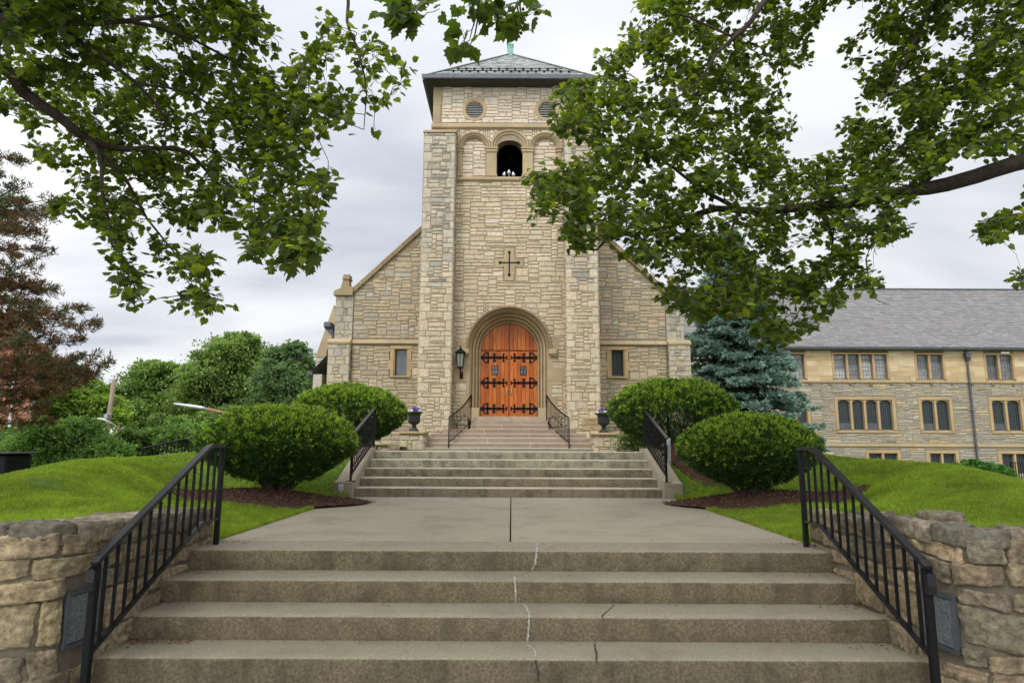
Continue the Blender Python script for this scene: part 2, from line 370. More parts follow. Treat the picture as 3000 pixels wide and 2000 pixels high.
# concrete walk between the two flights, and the landing above the middle flight
mb = MB(); CW = (.225,.196,.142)
CWK = (.265,.232,.175)
for x0, x1 in ((-2.67, -.012), (.0, 2.69)):
    for ya, yb in ((6.12, 9.35), (9.36, 11.12)):
        mb.col = jit(CWK, random.Random(int(x0*7+ya)), .05); mb.box((x0, ya, -.2), (x1, yb, 0), bev=.008)
o = mb.build('walk', M['concrete']); o['kind'] = 'structure'
mb = MB(); mb.col = CW
mb.prism([(-3.1, 12.95, .725), (-3.1, 19.7, .60), (-3.1, 19.7, -.3), (-3.1, 12.95, -.3)], (6.2, 0, 0)); o = mb.build('landing', M['concrete']); o['kind'] = 'structure'

# ------------------------------------------------------------------ concrete stairs
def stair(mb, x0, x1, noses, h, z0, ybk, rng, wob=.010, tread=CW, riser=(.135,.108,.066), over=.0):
    "noses: list of nose Y from lowest up; z0 = level below first riser"
    nseg = 240
    for k, y in enumerate(noses):
        zt = z0+h*(k+1); zb = z0+h*k-(.06 if k else .2); yb = (noses[k+1]+.02) if k+1 < len(noses) else ybk
        rows = [(y+.004, zb), (y, zb+.03), (y-.002, zt-.022), (y+.004, zt-.008), (y+.016, zt), (y+.12, zt-.001), (yb, zt+.002)]
        if not k: rows[0] = (y+.004, zb)
        ids = []
        for r_, (yy, z) in enumerate(rows):
            row = []
            for i in range(nseg+1):
                x = x0+(x1-x0)*i/nseg
                d = noise.noise(Vector((x*2.3, k*5.1, r_*.25)))*wob + noise.noise(Vector((x*9, k*3.3, r_*.7)))*wob*.5
                if r_ in (2, 3): d += max(0, noise.noise(Vector((x*14, k*7.7, 1.3)))-.38)*.055
                row.append(mb.V((x, yy+(d if r_ < 5 else 0), z-(abs(d)*.5 if 2 <= r_ <= 3 else 0))))
            ids.append(row)
        for r_ in range(len(rows)-1):
            c = jit(riser if r_ < 3 else tread, rng, .03)
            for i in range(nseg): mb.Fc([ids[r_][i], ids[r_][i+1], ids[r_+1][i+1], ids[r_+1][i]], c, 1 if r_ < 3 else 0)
        for xs in (x0, x1):
            e = [mb.V((xs, yy, z)) for yy, z in rows]+[mb.V((xs, yb, zb))]
            mb.Fc(e if xs == x0 else e[::-1], riser, 1)
rng = random.Random(3)
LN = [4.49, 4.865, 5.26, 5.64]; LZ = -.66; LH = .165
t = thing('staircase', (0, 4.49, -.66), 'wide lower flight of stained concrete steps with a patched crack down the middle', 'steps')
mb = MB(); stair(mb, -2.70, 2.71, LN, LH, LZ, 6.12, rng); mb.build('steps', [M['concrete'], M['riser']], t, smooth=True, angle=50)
# cracks follow the step profile
def on_steps(px, py):
    "3D point of the stair surface seen at the photo pixel, pushed 3 mm off the surface"
    best = None
    for k in range(4):
        zt = LZ+LH*(k+1)
        q = P(px, py, 1.0); d = q-Vector((0, 0, CZ)); tt = (zt-CZ)/d.z if d.z < 0 else -1; y = d.y*tt
        if tt > 0 and LN[k] <= y <= (LN[k+1] if k < 3 else 6.12): return Vector((0, 0, CZ))+d*tt+Vector((0, 0, .004))
        tt = LN[k]/d.y; z = CZ+d.z*tt
        if zt-LH <= z <= zt: return Vector((0, 0, CZ))+d*tt+Vector((0, -.006, 0))
def crack(pix, wd, m):
    pts = []
    for (x0, y0), (x1, y1) in zip(pix, pix[1:]):
        n = max(2, int(math.dist((x0, y0), (x1, y1))/5))
        for i in range(n):
            q = on_steps(x0+(x1-x0)*i/n+rng.uniform(-1.2, 1.2), y0+(y1-y0)*i/n)
            if q: pts.append(q)
    mb = MB()
    for a, b in zip(pts, pts[1:]):
        if (b-a).length > .2: continue
        w0 = .8*wd*rng.uniform(.5, 1.3); e = Vector((w0, 0, 0)); mb.poly([a-e, a+e, b+e, b-e])
    mb.build('crack', m, t)
c2 = lambda pts: [(1000+x/2.091, 1250+y/2.091) for x, y in pts]
crack(c2([(1182,672),(1208,700),(1198,750),(1188,830),(1165,885)]), .010, M['patch'])
crack(c2([(1160,888),(1060,918)]), .004, M['crackdark']); crack(c2([(1062,918),(1068,1000),(1068,1075),(1120,1090),(1150,1140),(1150,1200),(1142,1300),(1140,1325)]), .009, M['patch'])
crack(c2([(1140,1335),(1185,1370),(1188,1420)]), .008, M['patch']); crack(c2([(1190,1425),(1205,1500),(1210,1566)]), .010, M['crackdark'])
crack(c2([(1672,1090),(1595,1160),(1605,1180)]), .006, M['crackdark']); crack(c2([(1550,1325),(1562,1390),(1558,1560)]), .008, M['crackdark'])
# middle flight
MN = [11.10, 11.47, 11.84, 12.21, 12.58]; MH = .1466
t = thing('staircase', (0, 11.1, 0), 'five pale concrete steps between two sloping cheek walls at the end of the walk', 'steps')
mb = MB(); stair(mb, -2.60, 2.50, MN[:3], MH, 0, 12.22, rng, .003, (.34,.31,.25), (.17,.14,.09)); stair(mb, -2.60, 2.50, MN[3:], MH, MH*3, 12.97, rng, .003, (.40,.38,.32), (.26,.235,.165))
mb.build('steps', [M['concrete'], M['riser']], t, smooth=True, angle=50)
for s in (-1, 1):
    xi, xo = (-2.60, -2.90) if s < 0 else (2.50, 2.80)
    mb = MB(); mb.col = (.30,.255,.18)
    pr = [(10.93, -.2), (10.93, .245), (11.10, .27), (12.55, .80), (12.97, .80), (12.97, -.2)]
    mb.prism([(xi+.002*s, y, z) for y, z in pr], (xo-xi, 0, 0)); mb.build('cheek_wall', M['concrete'], t)

# ------------------------------------------------------------------ retaining walls of rough stone
def rounded_stone(mb, fn, u0, u1, v0, v1, d0, d1, seed, col, n=(7, 5, 4), amp=.02):
    "fn(u,v,d) -> world; a lumpy rounded block"
    cx, cy_, cz_ = (u0+u1)/2, (v0+v1)/2, (d0+d1)/2; hx, hy, hz = (u1-u0)/2, (v1-v0)/2, (d1-d0)/2
    r_ = min(min(hx, hy, hz)*.22, .015); ids = {}
    def V(i, j, k):
        if (i, j, k) in ids: return ids[i, j, k]
        p = Vector(((2*i/n[0]-1)*hx, (2*j/n[1]-1)*hy, (2*k/n[2]-1)*hz))
        q = Vector((max(-(hx-r_), min(hx-r_, p.x)), max(-(hy-r_), min(hy-r_, p.y)), max(-(hz-r_), min(hz-r_, p.z))))
        e = p-q
        if e.length > 1e-6: p = q+e.normalized()*r_
        s_ = Vector((p.x*5+seed*7.3, p.y*7+seed*3.1, p.z*6))
        a = noise.noise(s_*13)*amp*.35+noise.noise(s_)*amp*.35+noise.noise(s_*2.7)*amp*.7+noise.noise(s_*6.1)*amp*.35
        nn = e.normalized() if e.length > 1e-6 else Vector((0, 0, 1))
        p = p+nn*a; p.y += p.x*.10*math.sin(seed*2.7)+hy*.10*math.sin(seed*1.3+p.x*9); p.x += p.y*.16*math.sin(seed*4.1); p.x *= 1+.06*noise.noise(Vector((seed, p.y*4, 1))); 
        ids[i, j, k] = mb.V(fn(cx+p.x, cy_+p.y, cz_+p.z)); return ids[i, j, k]
    a, b, c = n
    F_ = []
    for i in range(a):
        for j in range(b): F_ += [(V(i,j,0),V(i,j+1,0),V(i+1,j+1,0),V(i+1,j,0)), (V(i,j,c),V(i+1,j,c),V(i+1,j+1,c),V(i,j+1,c))]
    for i in range(a):
        for k in range(c): F_ += [(V(i,0,k),V(i+1,0,k),V(i+1,0,k+1),V(i,0,k+1)), (V(i,b,k),V(i,b,k+1),V(i+1,b,k+1),V(i+1,b,k))]
    for j in range(b):
        for k in range(c): F_ += [(V(0,j,k),V(0,j,k+1),V(0,j+1,k+1),V(0,j+1,k)), (V(a,j,k),V(a,j+1,k),V(a,j+1,k+1),V(a,j,k+1))]
    for q in F_: mb.Fc(q, col)
WCOL = [(.285,.215,.125),(.245,.19,.11),(.31,.24,.145),(.205,.165,.10),(.27,.21,.125),(.34,.265,.15),(.18,.15,.10)]
def retaining_wall(s):
    rng = random.Random(11 if s < 0 else 29)
    side = 'left' if s < 0 else 'right'
    t = thing('retaining_wall', (s*2.9, 4.4, -.66), 'rough stone retaining wall curving round the %s end of the lower steps' % side, 'stone wall')
    def fn(u, v, d):
        (x, y), nn = wallpath(max(0, u), s); l = math.hypot(*nn) or 1
        # smooth the normal along the bend
        (_, _), n1_ = wallpath(max(0, u-.12), s); (_, _), n2_ = wallpath(u+.12, s); nx = nn[0]+n1_[0]+n2_[0]; ny = nn[1]+n1_[1]+n2_[1]; l = math.hypot(nx, ny) or 1
        if u < 0: y -= u
        if d < 0: d *= 1-.55*math.exp(-((u-2.02)/.38)**2)
        return (x+nx/l*d, y+ny/l*d, v)
    L_ = 7.2
    mb = MB()
    def topz(u): return .28+.09*sm(u/1.5)
    core = []
    N_ = 60
    mb.grid(lambda a, b: fn(.03+a*L_, -.85+(topz(a*L_)-.02+.85)*b, .004), N_, 8)
    mb.grid(lambda a, b: fn(.03+a*L_, topz(a*L_)-.02, .004-.365*b), N_, 1); mb.grid(lambda a, b: fn(.03+a*L_, -.85+(topz(a*L_)-.02+.85)*b, -.365), N_, 1)
    mb.grid(lambda a, b: fn(.03, -.85+(topz(0)+.83)*b, -.035-.33*a), 1, 1)
    mb.build('mortar_core', M['wallmortar'], t)
    mb = MB(); seed = 1 if s < 0 else 300
    light = (1.50, 1.80, -.38, -.04)     # recess of the step light (u0,u1,z0,z1)
    # lower: big blocks, upper: thinner courses
    z = -.72
    courses = [.20, .17, .26, .13, .13, .15] if s < 0 else [.17, .22, .24, .12, .14, .15]
    for ci, hh in enumerate(courses):
        u = -.02-rng.uniform(0, .1) if ci % 2 else -.02
        while u < L_:
            w_ = rng.uniform(.22, .55) if hh > .16 else rng.uniform(.18, .5)
            z0, z1 = z, z+hh
            if rng.random() < .18 and hh > .15: w_ = rng.uniform(.12, .2)
            a, b = u, u+w_; u = b
            a = max(a, 0)
            if b-a < .07: continue
            sub = [(z0, z1)] if not (hh > .2 and rng.random() < .3) else [(z0, z0+hh*.5), (z0+hh*.5, z1)]
            for (za, zb) in sub:
                if b > light[0] and a < light[1] and zb > light[2] and za < light[3]:
                    parts = []
                    if light[0]-a > .08: parts.append((a, light[0]))
                    if b-light[1] > .08: parts.append((light[1], b))
                else: parts = [(a, b)]
                for (p0, p1) in parts:
                    g = .008; seed += 1
                    near = 1.2 < (p0+p1)/2 < 3.2
                    zt = zb+(rng.uniform(-.012, .012))
                    rounded_stone(mb, fn, p0+g, p1-g, za+g, zt-g+.004, -.16, rng.uniform(.016, .040), seed, jit(rng.choice(WCOL), rng, .14), (20, 13, 4) if near else (9, 7, 3), .019)
        z += hh
    # cap: flat slabs, some set on edge, standing proud
    u = -.03; k = 0
    while u < L_:
        if rng.random() < .2: w_, hh = rng.uniform(.09, .14), rng.uniform(.13, .17)
        else: w_, hh = rng.uniform(.26, .48), rng.uniform(.08, .13)
        zt = topz(u)+(hh-.10)*.5+rng.uniform(-.01, .015); seed += 1
        rounded_stone(mb, fn, u+.008, u+w_-.008, zt-hh-.02, zt, -.40+rng.uniform(0, .05), rng.uniform(.01, .05), seed, jit(rng.choice([(.20,.175,.13),(.17,.15,.11),(.24,.20,.14),(.145,.13,.10)]), rng, .12), (8, 5, 6), .024)
        if rng.random() < .22:
            seed += 1; rounded_stone(mb, fn, u+.02, u+.02+rng.uniform(.15, .26), zt-.02, zt+rng.uniform(.03, .06), -.38, -.12, seed, jit(WCOL[6], rng, .15), (5, 4, 5), .018)
        u += w_; k += 1
    mb.build('stones', M['wallstone'], t, smooth=True)
    # recessed step light on the face beside the steps
    lt = thing('step_light', fn(1.66, -.2, .01), 'square ribbed glass step light set in the %s stone wall' % side, 'step light', 'step lights in the retaining walls')
    mb = MB(); a, b, c, d = light
    for q in ((a, b, c, c+.024), (a, b, d-.024, d), (a, a+.024, c+.025, d-.025), (b-.024, b, c+.025, d-.025)):
        P8 = [fn(x, y, dd) for dd in (-.05, .046) for x, y in ((q[0], q[2]), (q[1], q[2]), (q[1], q[3]), (q[0], q[3]))]
        i = [mb.V(p) for p in P8]
        for fc in ((0,1,2,3),(4,7,6,5),(0,4,5,1),(1,5,6,2),(2,6,7,3),(3,7,4,0)): mb.Fc([i[k] for k in fc])
    mb.build('frame', M['lead'], lt)
    mb = MB(); mb.poly([fn(a+.03, c+.03, .034), fn(b-.03, c+.03, .034), fn(b-.03, d-.03, .034), fn(a+.03, d-.03, .034)]); mb.build('glass', M['frost'], lt)
retaining_wall(-1); retaining_wall(1)

# ------------------------------------------------------------------ handrails
def handrail_lower(s):
    x = s*2.57; side = 'left' if s < 0 else 'right'
    t = thing('handrail', (x, 4.2, -.66), 'black square bar handrail on the %s of the lower concrete steps' % side, 'handrail', 'handrails beside the lower steps')
    yt = [5.90, 5.65, 4.20]; zt = [.86, .86, .155]
    def ztop(y): return .86 if y > 5.65 else .86+(y-5.65)*(.86-.155)/1.45
    def zbot(y): return .22 if y > 5.60 else .22+(y-5.60)*(.22+.415)/1.40
    mb = MB(); mb.tube([(x, 5.915, .845), (x, 5.65, .845), (x, 4.24, .160), (x, 4.205, .135), (x, 4.185, .09), (x, 4.18, .03), (x, 4.19, -.02)], 0, sq=(.026, .015)); mb.build('top_rail', M['iron2'], t)
    mb = MB(); mb.tube([(x, 5.90, .22), (x, 5.60, .22), (x, 4.20, -.415)], 0, sq=(.016, .010)); mb.build('bottom_rail', M['iron2'], t)
    mb = MB(); mb.box((x-.02, 5.88, -.04), (x+.02, 5.92, .84), bev=.004); mb.build('post', M['iron'], t)
    mb = MB(); mb.box((x-.022, 4.20, -.70), (x+.022, 4.244, .14), bev=.004); mb.build('post', M['iron'], t)
    for i in range(13):
        y = 4.20+(i+1)*1.69/14; mb = MB(); r = .0085
        mb.box((x-r, y-r, zbot(y)+.004), (x+r, y+r, ztop(y)-.022)); mb.build('baluster', M['iron'], t)
handrail_lower(-1); handrail_lower(1)
def handrail_middle(s):
    x = -2.66 if s < 0 else 2.57; side = 'left' if s < 0 else 'right'
    t = thing('handrail', (x, 11.05, .26), 'black handrail with close twisted balusters on the %s cheek wall of the middle steps' % side, 'handrail', 'handrails on the cheek walls of the middle steps')
    zt = lambda y: 1.02+(y-11.05)*.535/1.75; zb = lambda y: .36+(y-11.05)*.56/1.75
    mb = MB(); mb.tube([(x, 10.93, .975), (x, 11.0, 1.0), (x, 12.84, zt(12.84))], 0, sq=(.024, .014)); mb.build('top_rail', M['iron2'], t)
    mb = MB(); mb.tube([(x, 11.05, zb(11.05)), (x, 12.8, zb(12.8))], 0, sq=(.014, .008)); mb.tube([(x, 11.05, zb(11.05)+.1), (x, 12.8, zb(12.8)+.1)], 0, sq=(.010, .006)); mb.build('bottom_rail', M['iron'], t)
    for y, zb_ in ((11.05, .25), (12.8, .78)):
        mb = MB(); mb.box((x-.015, y-.015, zb_), (x+.015, y+.015, zt(y)-.01)); mb.box((x-.065, y-.065, zb_-.01), (x+.065, y+.065, zb_+.014)); mb.build('post', M['iron'], t)
    for i in range(15):
        y = 11.05+(i+1)*1.75/16; mb = MB(); r = .007; z0, z1 = zb(y), zt(y)-.01
        mb.box((x-r, y-r, z0), (x+r, y+r, z1))
        if i % 3 == 1:
            zc = (z0+z1)/2
            for a in range(4): mb.tube([(x+.03*math.cos(a*1.571+q*.5)*math.sin(q/6*3.1416), y+.03*math.sin(a*1.571+q*.5)*math.sin(q/6*3.1416), zc-.09+.03*q) for q in range(7)], .004, 4)
        else: mb.tube([(x+.009*math.cos(q*1.2), y+.009*math.sin(q*1.2), z0+.15+(z1-z0-.3)*q/16) for q in range(17)], .006, 4)
        mb.build('baluster', M['iron'], t)
handrail_middle(-1); handrail_middle(1)
# ------------------------------------------------------------------ church
YT, YB, YW, YD = 19.6, 19.1, 21.2, 20.2       # tower wall, buttress front, wing wall, door planes
church = thing('church', (-.1, YT, .6), 'tall cream limestone church with a square bell tower and arched wooden doors', 'church')
def X(px, py, Y): return P(px, py, Y).x
def Z(px, py, Y): return P(px, py, Y).z
XC = X(1491, 1100, YT)
# arches: two-centred, slightly pointed
def arch(cx, zs, a, rise, n=14):
    if rise <= a*1.002: 
        return [(cx-a*math.cos(math.pi*i/(2*n)), zs+rise*math.sin(math.pi*i/(2*n))) for i in range(2*n+1)]
    e = (rise*rise-a*a)/(2*a); r = a+e; th = math.acos(e/r); L_ = []
    for i in range(n+1): L_.append((cx+e-r*math.cos(th*i/n), zs+r*math.sin(th*i/n)))
    return L_+[(2*cx-x, z) for x, z in L_[-2::-1]]
def arch_path(cx, zb, zs, a, rise, n=14): return [(cx-a, zb)]+arch(cx, zs, a, rise, n)+[(cx+a, zb)]
def loft_arch(mb, cx, zb, zs, a, rise, prof, n=14, col=TRIM):
    "prof: (offset outward from the opening, y) list; sweeps jamb-arch-jamb"
    rows = [[mb.V((x, y, z)) for x, z in arch_path(cx, zb, zs, a+o, rise+o, n)] for o, y in prof]
    for r0, r1 in zip(rows, rows[1:]):
        for i in range(len(r0)-1): mb.Fc([r0[i], r0[i+1], r1[i+1], r1[i]], jit(col, random.Random(i//3), .05))
    for k in (0, -1):
        if abs(prof[0][0]-prof[-1][0]) > 0: pass
def in_arch(u, v, cx, zs, a, rise, zb=-9):
    if v < zb or abs(u-cx) > a: return False
    if v <= zs: return True
    e = max(0, (rise*rise-a*a)/(2*a)); r = a+e
    if rise <= a*1.002: return ((u-cx)/a)**2+((v-zs)/rise)**2 < 1
    return (abs(u-cx)+e)**2+(v-zs)**2 < r*r
ZG = .35
# --- tower wall
zBelt = Z(1400, 365, YT); zBelt0 = Z(1400, 378, YT); zEave = Z(1496, 233, YT-.4)
tw = 2.46; tx0, tx1 = XC-tw, XC+tw
dz_sp = 3.72; da, dr_ = .885, .89           # door opening at its plane
HA, HR = 1.20, 1.17                           # outer moulding at the tower face
# belfry features in world units on the tower plane
bx = X(1493, 450, YT); bz0 = Z(1493, 518, YT); bzs = Z(1493, 434, YT); bzt = Z(1493, 413, YT)
ba = (X(1530, 450, YT)-X(1456.6, 450, YT))/2; br_ = bzt-bzs+.0; bo = (X(1550, 434, YT)-X(1438.5, 434, YT))/2
blx = [X(1388.5, 450, YT), 2*bx-X(1388.5, 450, YT)]; bla = (X(1421.5, 450, YT)-X(1355, 450, YT))/2; blo = (X(1436, 450, YT)-X(1340, 450, YT))/2
louv = [(X(1390.5, 322, YT), Z(1390.5, 322, YT)), (X(1603, 323, YT), Z(1603, 323, YT))]; lr, lR = .275, .41
czx, czz = X(1492, 770, YT), Z(1492, 770, YT)
def tmask(u, v):
    x, z = u+tx0, v+ZG
    if in_arch(x, z, XC, dz_sp, HA, HR): return False
    if zBelt0-.02 < z < zBelt+.02: return False
    if z < zBelt and abs(x-XC) > 1.98: return False        # behind the buttresses
    if z > zBelt and (x < tx0+.24 or x > tx1-.24): return False
    if in_arch(x, z, bx, bzs, bo-.03, bo+.02, bz0-.05): return False
    for q in blx:
        if in_arch(x, z, q, bzs, blo, blo, bz0-.05): return False
    if bz0-.18 < z < bz0+.0: return False
    for q in louv:
        if math.dist((x, z), q) < lR-.04: return False
    if abs(x-czx) < .17 and czz-.60 < z < czz+.50 or abs(x-czx) < .46 and abs(z-czz) < .14: return False
    return True
def tpal(u, v):
    z = v+ZG; return PALE if z > 9.5 else (CREAM+PALE[:2] if z > 6 else CREAM)
mb = MB(); ashlar(mb, front(tx0, ZG, YT), 2*tw, zEave-ZG+.15, tmask, 5, tpal)
for q in blx:   # walling inside the blind arches
    ashlar(mb, front(q-bla-.03, bz0, YT+.10), 2*bla+.06, 1.75, lambda u, v: in_arch(u, v, bla+.03, bzs-bz0, bla+.03, bla+.03), int(q*10), PALE, cu=.06)
mb.build('tower_wall', M['stone'], church)
# backing wall with real openings, made as strips round the door and the belfry arch
mb = MB()
def strips(x0, x1, z0, z1, holes, y, dx=.05):
    xs = [x0]; n = int((x1-x0)/dx)
    xs = [x0+(x1-x0)*i/n for i in range(n+1)]
    for a, b in zip(xs, xs[1:]):
        segs = [(z0, z1)]
        for h in holes:
            r_ = h((a+b)/2)
            if r_:
                ns = []
                for (p, q) in segs:
                    if r_[0] > p: ns.append((p, min(q, r_[0])))
                    if r_[1] < q: ns.append((max(p, r_[1]), q))
                segs = [g for g in ns if g[1]-g[0] > 1e-4]
        for p, q in segs: mb.poly([(a, y, p), (b, y, p), (b, y, q), (a, y, q)])
def arch_hole(cx, zb, zs, a, rise):
    pts = arch(cx, zs, a, rise, 24)
    def f(x):
        if abs(x-cx) >= a: return None
        for (x0, z0), (x1, z1) in zip(pts, pts[1:]):
            if x0 <= x <= x1: return (zb, z0+(z1-z0)*(x-x0)/max(1e-6, x1-x0))
        return (zb, zs)
    return f
holes = [arch_hole(XC, -2, dz_sp, HA-.02, HR-.02), arch_hole(bx, bz0, bzs, ba+.02, br_+.02)]
for q in blx: holes.append(arch_hole(q, bz0, bzs, bla+.04, bla+.04))
for (qx, qz) in louv: holes.append(lambda x, qx=qx, qz=qz: (qz-math.sqrt((lR-.05)**2-(x-qx)**2), qz+math.sqrt((lR-.05)**2-(x-qx)**2)) if abs(x-qx) < lR-.05 else None)
strips(tx0, tx1, ZG, zEave+.15, holes, YT)
for q in blx: mb.poly([(q-bla-.1, YT+.1, bz0-.1), (q+bla+.1, YT+.1, bz0-.1), (q+bla+.1, YT+.1, bzs+bla+.1), (q-bla-.1, YT+.1, bzs+bla+.1)])
ty1 = YT+4.9
for x in (tx0, tx1): mb.poly([(x, YT, ZG), (x, ty1, ZG), (x, ty1, zEave+.15), (x, YT, zEave+.15)])
mb.poly([(tx0, ty1, ZG), (tx1, ty1, ZG), (tx1, ty1, zEave+.15), (tx0, ty1, zEave+.15)])
mb.build('tower_core', M['mortar'], church)
mb = MB()     # side faces of the tower
for s, x in ((-1, tx0), (1, tx1)):
    ashlar(mb, (lambda u, v, d, x=x, s=s: (x+s*d, YT+u, 3.4+v)), 4.9, zEave-3.4, lambda u, v: True, 40+s, lambda u, v: GREYM if v < 8 else PALE, cu=.1, cv=.07)
mb.build('tower_side', M['stone'], church)
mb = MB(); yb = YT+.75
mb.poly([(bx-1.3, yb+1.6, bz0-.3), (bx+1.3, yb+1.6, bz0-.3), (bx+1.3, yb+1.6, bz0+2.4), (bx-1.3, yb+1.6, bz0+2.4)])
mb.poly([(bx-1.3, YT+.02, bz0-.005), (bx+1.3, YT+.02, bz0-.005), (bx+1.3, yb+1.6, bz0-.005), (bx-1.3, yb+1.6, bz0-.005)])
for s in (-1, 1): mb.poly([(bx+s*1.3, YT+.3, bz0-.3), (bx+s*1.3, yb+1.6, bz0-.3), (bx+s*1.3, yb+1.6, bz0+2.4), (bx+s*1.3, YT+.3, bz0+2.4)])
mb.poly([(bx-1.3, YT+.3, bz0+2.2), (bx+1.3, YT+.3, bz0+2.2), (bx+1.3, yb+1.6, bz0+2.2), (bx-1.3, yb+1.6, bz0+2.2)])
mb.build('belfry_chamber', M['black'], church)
# belt course, corner trims, sill
rt = random.Random(8)
mb = MB(); mb.col = TRIM; zc = (zBelt+zBelt0)/2
mb.prism([(tx0-.05, YT-.02, zBelt+.03), (tx0-.05, YT-.10, zBelt-.05), (tx0-.05, YT-.10, zBelt0+.02), (tx0-.05, YT-.02, zBelt0-.03)], (2*tw+.1, 0, 0)); mb.build('belt_course', M['trim'], church)
for s in (-1, 1):
    mb = MB(); xa = tx0-.012 if s < 0 else tx1+.012; z = zBelt+.03; k = 0
    while z < zEave+.1:
        zz_ = min(z+.62, zEave+.12); mb.box((xa, YT-.03, z+.003), (xa-s*(.27 if k % 2 else .24), YT+.2, zz_-.003), jit(TRIM, rt, .12)); z = zz_; k += 1
    mb.build('corner_trim', M['trim'], church)
mb = MB(); mb.col = TRIM; xl = X(1339, 524, YT); xr = 2*bx-xl
mb.prism([(xl, YT-.01, bz0), (xl, YT-.09, bz0-.045), (xl, YT-.09, bz0-.12), (xl, YT-.03, bz0-.17), (xl, YT+.02, bz0-.17)], (xr-xl, 0, 0)); mb.prism([(bx-ba-.1, YT+.7, bz0-.004), (bx+ba+.1, YT+.7, bz0-.004), (bx+ba+.1, YT-.05, bz0-.02), (bx-ba-.1, YT-.05, bz0-.02)], (0, 0, -.05))
mb.build('belfry_sill', M['trim'], church)
# belfry arcade: three moulded arches on pilasters with caps
def bel_arch(cx, a_in, a_out, name, deep):
    mb = MB(); w_ = a_out-a_in
    prof = [(0, YT+(.6 if deep else .10)), (0, YT+.02), (w_*.18, YT-.015), (w_*.30, YT+.0), (w_*.34, YT-.035), (w_*.60, YT-.055), (w_*.66, YT-.03), (w_*.72, YT-.075), (w_*.98, YT-.085), (w_, YT-.05), (w_, YT+.01)]
    rows = [[mb.V((x, y, z)) for x, z in arch(cx, bzs, a_in+o, a_in+o, 14)] for o, y in prof]
    for r0, r1 in zip(rows, rows[1:]):
        for i in range(len(r0)-1): mb.Fc([r0[i], r0[i+1], r1[i+1], r1[i]], jit(TRIM, random.Random(i//4+int(cx*9)), .07))
    mb.build(name, M['trim'], church, smooth=True, angle=35)
bel_arch(bx, ba, bo, 'belfry_arch', True)
for q in blx: bel_arch(q, bla, blo, 'blind_arch', False)
pil = [(X(1423, 450, YT), X(1456.6, 450, YT)), (X(1340, 450, YT), X(1355.5, 450, YT))]
pil += [(2*bx-b, 2*bx-a) for a, b in pil]
for a, b in pil:
    mb = MB(); mb.box((a+.02, YT-.03, bz0), (b-.015, YT+.55 if b-a > .3 else YT+.1, bzs-.13), jit(TRIM, rt, .06), bev=.012)
    mb.box((a-.01, YT-.055, bz0), (b+.01, YT+.05, bz0+.07), TRIM, bev=.01)
    for k, (h0, h1, o) in enumerate(((.17, .14, .0), (.14, .05, .02), (.05, .0, .045))): mb.box((a+.01-o, YT-.04-o, bzs-h0), (b-.01+o, YT+.05, bzs-h1), TRIM, bev=.008)
    mb.build('pilaster', M['trim'], church)
# round louvres
for qx, qz in louv:
    mb = MB(); n = 40
    prof = [(lr, YT+.12), (lr, YT-.0), (lr+.03, YT-.03), (lR-.02, YT-.03), (lR, YT-.015), (lR, YT+.02)]
    rows = [[mb.V((qx+r_*math.cos(6.28318*i/n), y, qz+r_*math.sin(6.28318*i/n))) for i in range(n)] for r_, y in prof]
    for r0, r1 in zip(rows, rows[1:]):
        for i in range(n): mb.Fc([r0[i], r0[(i+1) % n], r1[(i+1) % n], r1[i]], jit(TRIM, random.Random(i//10), .05))
    lo = mb.build('round_vent', M['trim'], church)
    mb = MB(); mb.poly([(qx+(lr+.01)*math.cos(6.28*i/24), YT+.13, qz+(lr+.01)*math.sin(6.28*i/24)) for i in range(24)]); mb.build('recess', M['black'], lo)
    mb = MB()
    for k in range(9):
        z = qz-lr+.045+k*.0595; h = math.sqrt(max(.001, lr*lr-(z-qz)**2)); mb.prism([(qx-h, YT+.01, z-.016), (qx-h, YT+.035, z+.004), (qx-h, YT+.045, z+.0), (qx-h, YT+.02, z-.020)], (2*h, 0, 0))
    mb.build('slats', M['white'], lo)
# cross panel with pierced cross
mb = MB(); mb.col = TRIM
crs = [(-.145,-.57),(.145,-.57),(.145,-.36),(.17,-.36),(.17,-.13),(.44,-.13),(.44,.12),(.17,.12),(.17,.24),(.145,.24),(.145,.46),(-.145,.46),(-.145,.24),(-.17,.24),(-.17,.12),(-.44,.12),(-.44,-.13),(-.17,-.13),(-.17,-.36),(-.145,-.36)]
mb.prism([(czx+a, YT-.028, czz+b) for a, b in crs], (0, .06, 0)); cpn = mb.build('cross_panel', M['trim'], church)
mb = MB(); y = YT-.031
mb.box((czx-.02, y-.004, czz-.38), (czx+.02, y+.01, czz+.32)); mb.box((czx-.27, y-.0045, czz-.02), (czx+.27, y+.0095, czz+.02))
for a, b in ((0, -.39), (0, .33), (-.28, 0), (.28, 0)): mb.prism([(czx+a+.048*math.cos(6.28*i/14), y-.006, czz+b+.048*math.sin(6.28*i/14)) for i in range(14)], (0, .015, 0))
mb.build('cross', M['black'], cpn)
